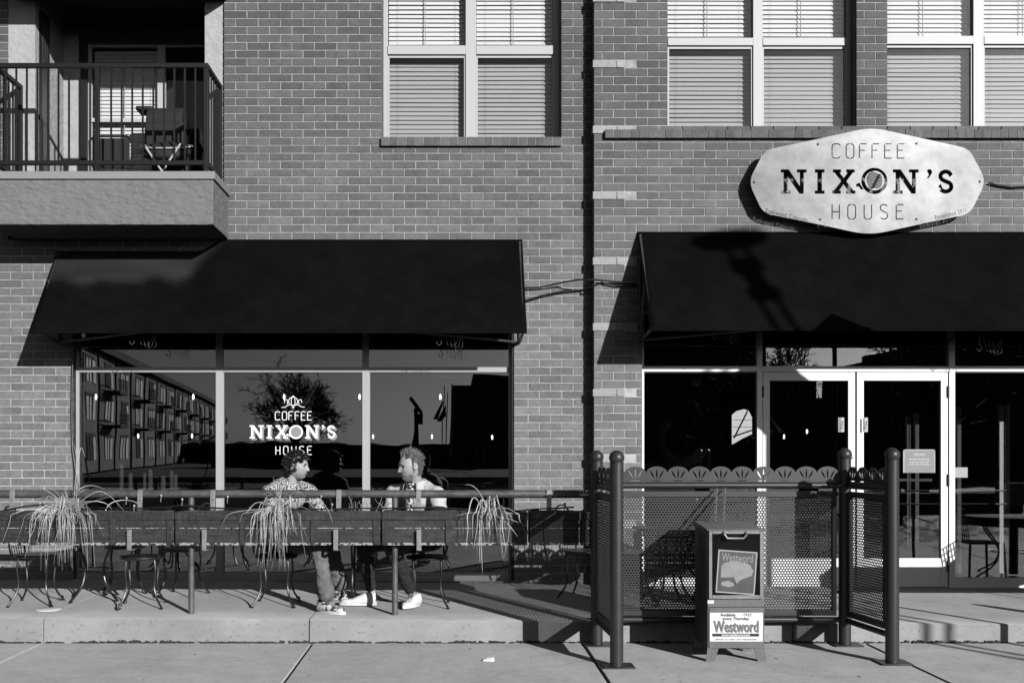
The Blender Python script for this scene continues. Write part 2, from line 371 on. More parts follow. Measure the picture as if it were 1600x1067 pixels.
# ------------------------------------------------------------------ ground: sidewalk slabs, street, patio
D_EDGE = 8.74; YE = Y(D_EDGE)                     # front edge of the raised patio
street = MB(); street.box(-400, 400, -420, -15.0, -.30, -.15); tag(street.build('street', asph_m), kind='structure')
far_walk = MB(); far_walk.box(-400, 400, -34, -30.0, -.148, -.02); tag(far_walk.build('pavement', conc_m), kind='structure')
base = MB(); base.box(-60, 60, -14.99, 12, -.32, -.03); tag(base.build('ground', joint_m), kind='structure')
walk = bpy.data.objects.new('sidewalk', None); col.objects.link(walk); tag(walk, kind='structure')
xs = [-15.0, -12.7, -10.4, -8.1, -5.8, -3.5, -1.2, 1.1, 3.5, 5.8, 8.1, 10.4, 12.7, 15.0]
for i in range(len(xs) - 1):
    for (ya, yb) in ((YE - .035, -4.75), (-4.765, -7.4), (-7.415, -10.1), (-10.115, -12.7), (-12.715, -14.95)):
        g = .012
        box('slab', conc_m, walk, xs[i] + g, xs[i + 1] - g, ya, yb, -.12, 0, bevel=.006)
# patio: sloping concrete sheet with kerb riser, cut by joints into three bays
def zp(x, y):
    t = min(1, max(0, (x + 4.2) / 9.2)); f = .214 + (.155 - .214) * t; b = .25 + (.172 - .25) * t
    return f + (b - f) * min(1, max(0, (y - YE) / 2.26))
patio = bpy.data.objects.new('patio', None); col.objects.link(patio); tag(patio, kind='structure')
jx = [-9, -3.497, -1.229, 2.9, 9]
for i in range(4):
    a, b = jx[i] + .006, jx[i + 1] - .006; m = MB(); n = 10; vs = []; fs = []
    skew = .0 if i != 1 else .0
    prof = [(YE, -.12, 0), (YE, None, -.014), (YE + .004, None, -.004), (YE + .014, None, 0)] + [(YE + .014 + (2.6) * k / 6, None, 0) for k in range(1, 7)]
    for k in range(n + 1):
        x = a + (b - a) * k / n
        for (yy, zz, dz) in prof: vs.append((x, yy, zz if zz is not None else zp(x, yy) + dz))
    q = len(prof)
    for k in range(n):
        for j in range(q - 1): fs.append((k * q + j, (k + 1) * q + j, (k + 1) * q + j + 1, k * q + j + 1))
    fs.append(tuple(range(q))[::-1] ); fs.append(tuple(n * q + j for j in range(q)))
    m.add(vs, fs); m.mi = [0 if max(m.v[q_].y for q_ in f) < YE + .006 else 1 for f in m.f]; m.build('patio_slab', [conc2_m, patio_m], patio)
ck = MB(); rr = random.Random(31)
for (xa_, ya_, xb_, yb_) in ((-2.9, -2.9, -1.3, -3.1), (.2, -3.6, 1.05, -3.0), (1.7, -3.3, 2.9, -3.6), (-4.4, -3.4, -3.6, -2.6), (2.6, -2.5, 3.4, -2.9)):
    pts = []; n = 14
    for i in range(n + 1):
        t = i / n; pts.append(Vector((xa_ + (xb_ - xa_) * t + rr.gauss(0, .012), ya_ + (yb_ - ya_) * t + rr.gauss(0, .02), .0005)))
    for i in range(n):
        d_ = (pts[i + 1] - pts[i]).normalized(); s__ = Vector((-d_.y, d_.x, 0)) * .0016; ck.add([pts[i] - s__, pts[i + 1] - s__, pts[i + 1] + s__, pts[i] + s__], [(0, 1, 2, 3)])
for k in range(170):
    x = rr.uniform(-5, 6); y = rr.uniform(-4.4, YE - .05); r_ = rr.uniform(.003, .009) * (2 if rr.random() < .08 else 1); ck.add([(x + r_ * math.cos(a * 1.05), y + r_ * 1.3 * math.sin(a * 1.05), .0012) for a in range(6)], [(0, 1, 2, 3, 4, 5)])
tag(ck.build('dirt', M('grime', .10, .9), smooth=False), 'hairline cracks, gum spots and grit on the sidewalk', 'dirt', kind='stuff')
# dirt and dead grass caught along the foot of the riser
dm = MB(); rr = random.Random(3)
for k in range(900):
    x = -5 + 10.6 * rr.random(); ww = .006 + .02 * rr.random(); z0 = .0; h = .004 + .016 * rr.random() ** 2 * (1.4 if noise.noise((x * 1.3, 0, 0)) > 0 else .6)
    y = YE - .004 - .03 * rr.random(); dm.hexa([(x, y, z0), (x + ww * 2, y + .004, z0), (x + ww * 2, y + .014, z0), (x, y + .01, z0), (x, y, h), (x + ww * 2, y + .004, h * .7), (x + ww * 2, y + .014, h * .5), (x, y + .01, h)])
tag(dm.build('dirt', joint_m), 'dark dirt caught along the foot of the patio riser', 'dirt', kind='stuff')

# ------------------------------------------------------------------ brick walls
def brick_wall(root, ywall, zphase, course, module, xphase, openings, x0, x1, z0, z1, quoin=None, vis=None, skip=None):
    """running bond; openings are (xa, xb, za, zb); returns individually linked bricks + joined rest"""
    mj = .0105; full = []; odd = []
    r0 = math.floor((z0 - zphase) / course) - 1; r1 = math.ceil((z1 - zphase) / course) + 1
    rg = random.Random(11)
    for r in range(r0, r1):
        za = zphase + r * course + mj / 2; zb = za + course - mj
        if zb < z0 + .01 or za > z1 - .01: continue
        za2, zb2 = max(za, z0), min(zb, z1)
        spans = [(x0, x1)]
        for (xa, xb, oa, ob) in openings:
            if zb2 > oa + .008 and za2 < ob - .008:
                if oa - za2 > .035: continue
                if zb2 - ob > .035: continue
                ns = []
                for (a, b) in spans:
                    if xb <= a or xa >= b: ns.append((a, b)); continue
                    if xa > a: ns.append((a, xa))
                    if xb < b: ns.append((xb, b))
                spans = ns
        for (a, b) in spans:
            off = xphase + (module / 2 if r % 2 else 0)
            k = math.floor((a - off) / module); cuts = []
            while off + k * module < b:
                xa = max(a, off + k * module); xb = min(b, off + (k + 1) * module); cuts.append([xa, xb]); k += 1
            if len(cuts) > 1 and cuts[0][1] - cuts[0][0] < .05: cuts[1][0] = cuts[0][0]; cuts.pop(0)
            if len(cuts) > 1 and cuts[-1][1] - cuts[-1][0] < .05: cuts[-2][1] = cuts[-1][1]; cuts.pop()
            for (xa, xb) in cuts:
                la = xa + (mj / 2 if xa > a + 1e-6 else 0); lb = xb - (mj / 2 if xb < b - 1e-6 else 0)
                if quoin and r % 8 == quoin[0] and xb <= quoin[1] + .14: continue
                isfull = abs((xb - xa) - module) < 1e-4 and zb2 - za2 > course - mj - 1e-4 and xa > a + 1e-6 and xb < b - 1e-6
                (full if isfull and (vis is None or vis((xa + xb) / 2, (za2 + zb2) / 2)) else odd).append((la, lb, za2, zb2))
    # individually placed bricks, nearest the middle of the picture first
    full.sort(key=lambda q: (q[0] + q[1]) ** 2 * .25 + ((q[2] + q[3]) / 2 - 2.7) ** 2 * 1.2)
    ind = full[:298]; rest = full[298:] + odd
    protos = []
    def brick_mesh(wd, hh, seed):
        q = random.Random(seed); m = MB(); c = .003; j = lambda: q.uniform(-.0016, .0016)
        vs = [(-wd/2 + j(), .03, -hh/2 + j()), (wd/2 + j(), .03, -hh/2 + j()), (wd/2 + j(), .03, hh/2 + j()), (-wd/2 + j(), .03, hh/2 + j()),
              (-wd/2 + j()*.6, -.004, -hh/2 + j()*.6), (wd/2 + j()*.6, -.004, -hh/2 + j()*.6), (wd/2 + j()*.6, -.004, hh/2 + j()*.6), (-wd/2 + j()*.6, -.004, hh/2 + j()*.6),
              (-wd/2 + c, -.0065, -hh/2 + c), (wd/2 - c, -.0065, -hh/2 + c), (wd/2 - c, -.0065, hh/2 - c), (-wd/2 + c, -.0065, hh/2 - c)]
        fs = [(0, 1, 5, 4), (1, 2, 6, 5), (2, 3, 7, 6), (3, 0, 4, 7), (4, 5, 9, 8), (5, 6, 10, 9), (6, 7, 11, 10), (7, 4, 8, 11), (8, 9, 10, 11)]
        return vs, fs
    for sd_ in range(6):
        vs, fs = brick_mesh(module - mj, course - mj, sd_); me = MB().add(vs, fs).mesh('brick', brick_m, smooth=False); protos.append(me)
    L = root.location
    for (la, lb, za, zb) in ind:
        o = bpy.data.objects.new('brick', rg.choice(protos)); col.objects.link(o); o.parent = root
        o.location = Vector(((la + lb) / 2, ywall + rg.uniform(-.0012, .0012), (za + zb) / 2)) - L
    m = MB(); vals = []
    for i, (la, lb, za, zb) in enumerate(rest):
        vs, fs = brick_mesh(lb - la, zb - za, i); dy = rg.uniform(-.0012, .0012)
        m.add([((la + lb) / 2 + v[0], ywall + v[1] + dy, (za + zb) / 2 + v[2]) for v in vs], fs); vals += [rg.random()] * 9
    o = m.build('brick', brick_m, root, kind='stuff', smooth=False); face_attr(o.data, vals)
def backing(root, ywall, rects, name='mortar', depth=.35, m=mortar_m):
    mb = MB()
    for (a, b, za, zb) in rects: mb.box(a, b, ywall, ywall + depth, za, zb)
    return mb.build(name, m, root, smooth=False)

# ---- left wing: wall face at D 11
LW = thing('building_wing', 'left brick wing of the building with the three-pane shop window and one upper window', 'building', (-2, 0, .2))
CORNER = X(928, 10.84)
sx0, sx1, sz0, sz1 = X(114, 11), X(803, 11), .235, Z(478, 11)      # shop window opening
ux0, ux1, uz0, uz1 = X(597, 11), X(877, 11), Z(214, 11), 7.4       # upper window opening
rx0, rx1, rz0, rz1 = -4.47, X(350, 11), 4.40, 6.72                # balcony recess
WT = 7.2
ops = [(sx0, sx1, sz0, sz1), (ux0, ux1, uz0, uz1), (-4.778, rx1, 3.93, 9)]
def visL(x, z):
    px = CX + x * F / 11; py = CY - (z - EYE) * F / 11
    if py < 4 or py > 840 or px < 18 or px > 900: return False
    if 60 < px < 800 and 385 < py < 545: return False
    if px < 345 and py < 395: return False
    return True
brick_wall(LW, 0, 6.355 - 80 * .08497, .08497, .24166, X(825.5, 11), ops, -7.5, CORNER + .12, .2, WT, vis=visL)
g = -.001
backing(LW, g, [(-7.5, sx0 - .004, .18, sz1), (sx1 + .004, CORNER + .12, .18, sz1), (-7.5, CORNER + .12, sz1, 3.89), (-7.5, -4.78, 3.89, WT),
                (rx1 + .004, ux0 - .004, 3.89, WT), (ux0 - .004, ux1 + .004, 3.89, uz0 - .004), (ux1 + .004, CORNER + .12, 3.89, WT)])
# rowlock sill of the upper window
def rowlock(root, xa, xb, z0, z1, yface, proj, n):
    w_ = (xb - xa) / n; me = MB().box(-w_/2 + .004, w_/2 - .004, -proj, .09, -(z1 - z0)/2, (z1 - z0)/2).mesh('sill_brick', brick_m, smooth=False)
    for i in range(n):
        o = bpy.data.objects.new('sill_brick', me); col.objects.link(o); o.parent = root
        o.location = Vector((xa + w_ * (i + .5), yface + random.uniform(-.002, .002), (z0 + z1) / 2)) - root.location
    box('sill_mortar', mortar_m, root, xa + .004, xb - .004, yface - proj + .006, yface + .08, z0 + .003, z1 - .004)
rowlock(LW, X(595, 10.96), X(877.5, 10.96), Z(228, 10.96), Z(214.5, 10.96), 0, .045, 21)

# window unit: frame, rail, panes, blind slats
def slat_proto(wd, name='slat', wslat=.0525, tilt=68):
    vs = []; fs = []; n = 5; nx = 6
    for i in range(nx + 1):
        for k in range(n + 1):
            u = (k / n - .5) * wslat; c = .004 * (1 - (2 * k / n - 1) ** 2)
            vs.append((-wd / 2 + wd * i / nx, u * math.cos(R(tilt)) - c * math.sin(R(tilt)), u * math.sin(R(tilt)) + c * math.cos(R(tilt)) * .0))
    for i in range(nx):
        for k in range(n): fs.append((i * (n + 1) + k, (i + 1) * (n + 1) + k, (i + 1) * (n + 1) + k + 1, i * (n + 1) + k + 1))
    return MB().add(vs, fs).mesh(name, blind_m)
def blinds(win, xa, xb, za, zb, yb, pitch=.0485, sag=.0, seed=1, gapfrom=None):
    rg = random.Random(seed); me = slat_proto(xb - xa)
    z = za + .02
    while z < zb:
        o = bpy.data.objects.new('slat', me); col.objects.link(o); o.parent = win
        o.location = Vector(((xa + xb) / 2, yb, z + rg.uniform(-.0015, .0015))) - root_off(win)
        o.rotation_euler = (R(rg.uniform(-5, 5)), R(rg.uniform(-.22, .22) + sag), 0)
        z += pitch
    for fx in (.12, .88): MB().tube([(xa + (xb - xa) * fx, yb - .028, za), (xa + (xb - xa) * fx, yb - .028, zb)], .0012, 4).build('ladder_cord', vinyl_m, win)
    MB().tube([(xa + (xb - xa) * .48, yb - .05, max(za + .02, zb - 1.15)), (xa + (xb - xa) * .48, yb - .035, zb)], .005, 6).build('tilt_wand', vinyl_m, win)
def upper_window(root, x0, x1, z0, zr0, zr1, ztop, yw, m0, m1, jl, jr, sill_clear=0.0, seed=1, closed=False):
    """x0,x1 frame; m0,m1 mullion; zr0,zr1 meeting rail; yw wall face"""
    yf = yw + .14
    win = MB().box(x0, x0 + jl, yf, yf + .09, z0, ztop).box(x1 - jr, x1, yf, yf + .09, z0, ztop).box(m0, m1, yf - .006, yf + .09, z0, ztop).box(x0 + jl, m0, yf + .002, yf + .08, z0, z0 + .012).box(m1, x1 - jr, yf + .002, yf + .08, z0, z0 + .012).build('window', vinyl_m, root, bevel=.004)
    for (a, b, k) in ((x0 + jl, m0, 0), (m1, x1 - jr, 1)):
        MB().box(a, b, yf - .012, yf + .05, zr0, zr1).build('meeting_rail', vinyl_m, win, bevel=.004)
        fr = MB(); t = .018
        fr.box(a, a + t, yf + .012, yf + .05, z0 + .012, zr0).box(b - t, b, yf + .012, yf + .05, z0 + .012, zr0).box(a + t, b - t, yf + .012, yf + .05, zr0 - .03, zr0 - .002).box(a + t, b - t, yf + .012, yf + .05, z0 + .012, z0 + .03)
        fr.build('sash', vinyl_m, win, bevel=.002)
        MB().box(a + t, b - t, yf + .03, yf + .034, z0 + .03, zr0 - .03).build('pane', scrn_m, win)
        MB().box(a, b, yf + .03, yf + .034, zr1, ztop).build('pane', glass_up_m, win)
        blinds(win, a + .006, b - .006, z0 + .02 + sill_clear, ztop, yf + .12, seed=seed + k)
    return win
UWroom = []
w1 = upper_window(LW, ux0 + .002, ux1 - .001, uz0 + .003, Z(86, 11.14), Z(72, 11.14), WT, 0, X(727.5, 11.14), X(744, 11.14), .05, ux1 - X(866, 11.14), seed=3)
# dark jamb return at the right of the opening
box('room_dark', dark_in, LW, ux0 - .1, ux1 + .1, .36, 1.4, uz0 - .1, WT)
# light-coloured wall cap behind the wall: keep the wall solid above the shop
# ---- balcony recess (stucco)
st = MB()
st.box(-4.778, -4.49, .0, .04, 4.44, rz1)                      # left pier face
st.build('stucco_pier', stucco_m, LW)
MB().box(X(320, 11.03), rx1 - .012, .03, .07, 4.40, WT).build('stucco_pier', stucco_m, LW)
MB().box(-4.60, -4.49, .041, .85, 4.40, rz1).build('side_wall', stucco_m, LW)
MB().box(X(320, 11.03), rx1 - .012, .071, .85, 4.40, rz1).build('side_wall', stucco_m, LW)
bwx0, bwx1, bwz1 = X(124, 11.8), -2.67, Z(51, 11.8)
MB().box(-4.49, bwx0, .80, .9, 4.40, rz1).box(bwx0, bwx1, .80, .9, bwz1, rz1).build('back_wall', stucco_m, LW)
MB().box(-4.6, rx1, 0.04, .9, rz1, rz1 + .1).build('recess_ceiling', stucco_m, LW)
MB().box(-4.778, rx1 - .012, .0, .03, rz1 + .0, WT).build('lintel', stucco_m, LW)
# side door in the recess
MB().box(-4.489, -4.475, .10, .36, 4.44, 6.42).build('door', black_m, LW)
MB().box(-4.4745, -4.470, .15, .31, 4.6, 6.3).build('door_panel', rail_m, LW)
# back window
bw_ = MB(); yb = .84
bw_.box(bwx0, X(138, 11.84), .79, .9, 4.40, bwz1).box(X(138, 11.84), bwx1, .79, .9, Z(70, 11.84), bwz1)
wn = bw_.build('window', black_m, LW)
fx0 = X(138, 11.84)
fm = MB().box(fx0, fx0 + .035, yb, yb + .05, 4.42, Z(70, 11.84)).box(X(246, 11.84), X(258, 11.84), yb, yb + .05, 4.42, Z(70, 11.84)).box(fx0, bwx1, yb + .003, yb + .045, Z(74, 11.84), Z(70, 11.84) - .003).box(fx0 + .035, X(246, 11.84), yb - .004, yb + .045, Z(191, 11.84), Z(185, 11.84))
fm.build('window_frame', vinyl_m, wn)
MB().box(fx0 + .035, X(246, 11.84), yb + .02, yb + .024, 4.42, Z(74, 11.84)).box(X(258, 11.84), bwx1, yb + .02, yb + .024, 4.42, Z(74, 11.84)).build('pane', glass_up_m, wn)
blinds(wn, fx0 + .04, X(245, 11.84), 4.44, Z(76, 11.84), yb + .10, pitch=.044, seed=9)
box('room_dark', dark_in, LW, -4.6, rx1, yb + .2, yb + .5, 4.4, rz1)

# ---- shop window, left wing
def frame_bar(name, m, parent, px0, px1, py0, py1, D, dep=.06, bevel=.003):
    return box(name, m, parent, X(px0, D), X(px1, D), Y(D), Y(D) + dep, Z(py1, D), Z(py0, D), bevel=bevel)
Dg = 11.09
sw = thing('shop_window', 'three-pane shop window under the left awning with the coffee house lettering on its middle pane', 'window', P(455, 905, Dg))
zt = sz1 - .01; zb_ = sz0 + .01
fr = [(X(115, Dg), X(121, Dg)), (X(337, Dg), X(347.5, Dg)), (X(566, Dg), X(576, Dg)), (X(795, Dg), X(799, Dg))]
for a, b in fr: box('mullion', cream_m, sw, a, b, Y(Dg), Y(Dg) + .07, zb_, zt, bevel=.003)
for i in range(3):
    a, b = fr[i][1], fr[i + 1][0]
    box('transom_bar', cream_m, sw, a, b, Y(Dg) + .003, Y(Dg) + .067, Z(581.5, Dg), Z(573.5, Dg), bevel=.003)
    box('bottom_rail', cream_m, sw, a, b, Y(Dg) + .003, Y(Dg) + .067, zb_ + .0, Z(894, Dg), bevel=.003)
    box('head_rail', cream_m, sw, a, b, Y(Dg) + .003, Y(Dg) + .067, zt - .06, zt, bevel=.003)
    box('pane_bead', cream_m, sw, a + .001, a + .014, Y(Dg) + .012, Y(Dg) + .03, Z(894, Dg), Z(581.5, Dg))
    box('pane', glass_m, sw, a, b, Y(Dg) + .036, Y(Dg) + .042, Z(894, Dg), Z(581.5, Dg))
    box('pane', glass_m, sw, a, b, Y(Dg) + .036, Y(Dg) + .042, Z(573.5, Dg), zt - .06)
box('jamb_trim', black_m, sw, X(799, Dg), sx1 + .002, .0101, Y(Dg) + .07, zb_, zt)
box('jamb_trim', black_m, sw, sx0, X(115, Dg), .0102, Y(Dg) + .07, zb_, zt)
box('kick_plate', cream_m, sw, sx0, sx1, Y(Dg) + .001, Y(Dg) + .08, .16, zb_)
# decal
Dd = Dg + .03; S_ = Dd / F
dec = thing('window_lettering', 'white coffee house lettering and crown emblem on the middle pane of the left shop window', 'lettering', P(458, 665, Dd))
Yd = Y(Dd)
def pxpolys(polys): return polys
def ser_word(items, h, y0):
    out = []
    for ch, x in items:
        for p in SER[ch][1]: out.append([(x + a * h, y0 + b * h) for a, b in p])
    return out
# local frame: x,y in photo pixels relative to (458, 665), y up
def dflat(name, polys, m, dy=0): return flat_obj(name, [[(a * S_, b * S_) for a, b in p] for p in polys], m, dec, P(458, 665, Dd) + Vector((0, dy, 0)), (1, 0, 0), (0, 0, 1), .0008)
hN = 21.0
items = [('N', -68), ('I', -41.5), ('X', -28), ('N', 18.5), ("'", 44), ('S', 52.5)]
main = ser_word(items, hN, -20)
off = [[(a + 2.6, b - 2.6) for a, b in p] for p in main]
for p in off: dflat('letter_shadow', [p], decal2_m, .0045)
for p in main: dflat('letter', [p], decal_m, 0)
for p in thin_word('COFFEE', 430 - 458, 487 - 458, 665 - 656, 13, False): dflat('letter_stroke', [p], decal_m)
for p in thin_word('HOUSE', 431 - 458, 487 - 458, 665 - 710, 13, False): dflat('letter_stroke', [p], decal_m)
cup_c = (4.5, -9.8)
dflat('cup_rim', [arc(cup_c[0], cup_c[1], 11, 0, 345, 23), arc(cup_c[0], cup_c[1], 8, 0, 345, 23)], decal_m)
dflat('cup_handle', [stroke([(-11, -17), (-9, -13.5), (-6, -15), (-4.5, -17)], 2.4)], decal_m)
dflat('cup_coffee', [arc(cup_c[0], cup_c[1], 7.8, 0, 345, 23)], decal2_m)
cr = [stroke(arc(0, 38, 3.0 + 0, -80, 260, 14, 8.6), 1.1), stroke(arc(0, 38, 7.2, -80, 260, 16, 6.6), 1.1), stroke(arc(-11, 37, 2.6, -60, 200, 8, 4), 1.0), stroke(arc(11, 37, 2.6, -20, 240, 8, 4), 1.0),
      stroke([(-18, 28.5), (-13, 28.8), (-8, 32), (-4, 33), (0, 31.5)], 1.1), stroke([(18, 29), (13, 29.5), (8, 32.5), (4, 33), (0.3, 31.5)], 1.1), arc(0, 28.6, 1.4, 0, 330, 8)]
for i, c_ in enumerate(cr): dflat('emblem', [c_], decal_m, -.0012 * (i % 3))

# ---- right wing: wall face at D 10.84
DR = 10.84; YR = Y(DR)
RW = thing('building_wing', 'right brick wing of the building with pale corner bricks, upper windows and the shop entrance', 'building', (3, YR, .2))
qx = X(975.5, DR)
ox0, ox1, oz1 = X(1003, DR), 7.5, Z(478, DR)
v1a, v1b, vz = X(1043, DR), X(1338, DR), Z(203, DR)
v2a, v2b = X(1386, DR), X(1690, DR)
opsR = [(ox0, ox1, .1, oz1), (v1a, v1b, vz, 9), (v2a, v2b, vz, 9)]
cR = .08686
zqR = Z(17.2, DR)
qoff = -6 % 8
def visR(x, z):
    px = CX + x * F / DR; py = CY - (z - EYE) * F / DR
    if py < 4 or py > 740 or px > 1596 or px < 930: return False
    if px > 1000 and py > 360: return False
    if 1180 < px < 1530 and 232 < py < 345: return False
    if py > 725 and px < 980: return False
    return True
# rows are counted downward in the photo: row 0 top edge at 17.2 px
base_r = zqR - 80 * cR
# brick_wall row r spans base_r + r*cR .. ; photo row k below 17.2 has r = 79 - k ; quoins at k = 6 (mod 8)
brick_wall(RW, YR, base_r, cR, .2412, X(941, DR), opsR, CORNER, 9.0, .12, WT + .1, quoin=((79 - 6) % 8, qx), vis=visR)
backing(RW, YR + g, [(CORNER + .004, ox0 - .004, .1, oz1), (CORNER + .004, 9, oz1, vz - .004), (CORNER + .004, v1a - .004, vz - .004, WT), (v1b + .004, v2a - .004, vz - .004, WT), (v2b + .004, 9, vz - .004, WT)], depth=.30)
k = 6 - 16
while True:
    zt_ = zqR - k * cR
    if zt_ < .3: break
    if zt_ < WT + .2:
        MB().box(CORNER - .014, X(963, DR), YR - .016, YR + .145, zt_ - cR + .001, zt_ - .005).build('quoin_brick', quoin_m, RW, bevel=.004)
        MB().box(X(963.6, DR), qx, YR - .0163, YR + .05, zt_ - cR + .0012, zt_ - .0052).build('quoin_brick', quoin_m, RW, bevel=.004)
    k += 8
# return face bricks of the corner (in shade)
rt = MB(); vals = []; rg = random.Random(5)
zz = base_r; r = 0
while zz < WT:
    if zz > .1 and (r % 8) != (79 - 6) % 8:
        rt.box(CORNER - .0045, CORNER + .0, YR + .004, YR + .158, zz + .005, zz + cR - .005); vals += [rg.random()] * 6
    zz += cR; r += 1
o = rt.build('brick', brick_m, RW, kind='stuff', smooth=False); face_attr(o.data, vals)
nrow = 58
rowlock(RW, X(945, DR - .04), X(945, DR - .04) + 58 * .0905, Z(216, DR - .04), Z(203, DR - .04), YR, .05, 58)
Du = DR + .14
upper_window(RW, v1a + .001, v1b - .001, vz + .003, Z(72, Du), Z(60, Du), WT, YR, X(1176.5, Du), X(1191.5, Du), .03, v1b - X(1323, Du), seed=21)
upper_window(RW, v2a + .001, v2b - .001, vz + .003, Z(70, Du), Z(57, Du), WT, YR, X(1520.5, Du), X(1537, Du), .006, .012, sill_clear=.10, seed=31)
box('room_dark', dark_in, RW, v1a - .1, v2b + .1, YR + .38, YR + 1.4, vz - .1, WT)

# entrance
De = DR + .10; YEn = Y(De); zf = .165
ent = thing('shop_entrance', 'white framed glass entrance with double doors under the right awning', 'entrance', P(1338, 917, De))
ztr = oz1 - .01
def eb(name, px0, px1, z0, z1, dy=0, dep=.07, m=white_m, bev=.003, par=None):
    return box(name, m, par or ent, X(px0, De), X(px1, De), YEn + dy, YEn + dep, z0, z1, bevel=bev)
zTa, zTb = Z(580.5, De), Z(572, De)
eb('mullion', 1003, 1006.5, zf, ztr); eb('mullion', 1183, 1191.5, zf, ztr); eb('mullion', 1483, 1492.5, zf, ztr); eb('mullion', 1760, 1770, zf, ztr)
for a, b in ((1006.5, 1183), (1191.5, 1483), (1492.5, 1760)):
    eb('transom_bar', a, b, zTa, zTb, .003); eb('head_rail', a, b, ztr - .06, ztr, .003)
    box('pane', glass_m, ent, X(a, De), X(b, De), YEn + .036, YEn + .042, zTb, ztr - .06)
for a, b in ((1006.5, 1183), (1492.5, 1760)):
    eb('bottom_rail', a, b, zf, zf + .11, .003)
    box('pane', glass_m, ent, X(a, De), X(b, De), YEn + .036, YEn + .042, zf + .11, zTa)
    box('pane_bead', black_m, ent, X(a, De), X(b, De), YEn + .012, YEn + .034, zTa - .012, zTa - .001)
def door(pa, pb, hinge_left, lab):
    dz1 = zTa - .004; a, b = X(pa, De), X(pb, De); ins = .012
    d = thing_part('door', ent)
    st_w = X(1203, De) - X(1192, De)
    zb0, zb1, zt0 = zf + .012, Z(872, De), Z(594.5, De)
    box('stile', white_m, d, a, a + st_w, YEn + ins, YEn + .06, zb0, dz1, bevel=.004)
    box('stile', white_m, d, b - st_w, b, YEn + ins, YEn + .06, zb0, dz1, bevel=.004)
    box('top_rail', white_m, d, a + st_w, b - st_w, YEn + ins + .001, YEn + .058, zt0, dz1, bevel=.003)
    box('bottom_rail', white_m, d, a + st_w, b - st_w, YEn + ins + .001, YEn + .058, zb0, zb1, bevel=.003)
    box('pane', glass_m, d, a + st_w, b - st_w, YEn + .034, YEn + .04, zb1, zt0)
    hx = a - .012 if hinge_left else b - .010
    for py in (612, 750, 884): box('hinge', black_m, d, hx, hx + .02, YEn - .006, YEn + .02, Z(py + 9, De), Z(py - 9, De), bevel=.003)
    # pull grip seen against the glass
    gx = b - st_w - X(1324, De) + X(1318, De) if hinge_left else a + st_w + .012
    gx = X(1315.5, De) if hinge_left else X(1352.5, De)
    box('pull_plate', strap_m, d, gx - .033, gx + .033, YEn + .018, YEn + .030, Z(675, De), Z(652, De), bevel=.003)
    text_mb('lettering', lab, .043, ink_m, d, (gx + .006, YEn + .0175, Z(663.5, De)), (0, 0, 1), (-1, 0, 0), bold=.0012)
    MB().tube([(gx - .026, YEn - .02, Z(674, De)), (gx - .026, YEn - .02, Z(653, De))], .008, 8).build('handle', strap_m, d)
    return d
def thing_part(name, parent):
    o = bpy.data.objects.new(name, None); col.objects.link(o); o.parent = parent; return o
d1 = door(1192.5, 1337, True, 'PULL'); d2 = door(1339.5, 1482, False, 'PULL')
box('lock', black_m, d1, X(1329, De), X(1333.5, De), YEn + .008, YEn + .014, Z(716, De), Z(714, De))
box('threshold', strap_m, ent, X(1191.5, De), X(1483, De), YEn - .03, YEn + .09, zf - .02, zf + .008)
box('push_bar', white_m, d2, X(1352, De), X(1463, De), YEn + .09, YEn + .12, Z(752.5, De), Z(748, De), bevel=.004)
box('push_bar', white_m, d1, X(1212, De), X(1323, De), YEn + .09, YEn + .12, Z(752.5, De), Z(748, De), bevel=.004)
# hours notice on the right door
hs = thing('hours_notice', 'grey opening hours notice with white writing on the right entrance door', 'notice', P(1438, 738, De))
ny = YEn + .028
MB().box(X(1413, De), X(1463, De), ny, ny + .004, Z(738.5, De), Z(702, De)).build('notice_sheet', M('notice_grey', .22, .6), hs)
MB().box(X(1413, De), X(1463, De), ny - .001, ny + .003, Z(703.5, De), Z(702, De)).box(X(1413, De), X(1415, De), ny - .001, ny + .003, Z(738.5, De), Z(702, De)).box(X(1461.5, De), X(1463, De), ny - .001, ny + .003, Z(738.5, De), Z(702, De)).build('notice_border', M('notice_pale', .4, .6), hs)
for (t, py, sz) in (("NIXON'S", 710, .030), ('HOURS OF SERVICE', 717.5, .024), ('Monday-Friday  7:00am-6:00pm', 722, .017), ('Saturday-Sunday  7:00am-6:00pm', 725.4, .017)):
    text_mb('lettering', t, sz, decal_m, hs, P(1438, py, De) + Vector((0, -.07 - .0023 + .028 - .0 + .0, 0)) * 0 + Vector((0, ny - YEn - .002, 0)), (1, 0, 0), (0, 0, 1), bold=.0004)
for k in range(3):
    text_mb('lettering', '- - - - - - - - - - -', .014, decal_m, hs, P(1433, 728.6 + 2.6 * k, De) + Vector((0, ny - YEn - .002, 0)), (1, 0, 0), (0, 0, 1))
box('paper_notice', M('notice_pale2', .35, .6), None, X(1492.5, De), X(1514, De), YEn + .028, YEn + .031, Z(746, De), Z(730, De))
tag(bpy.data.objects['paper_notice'], 'small grey notice taped inside the right pane beside the door frame', 'notice')

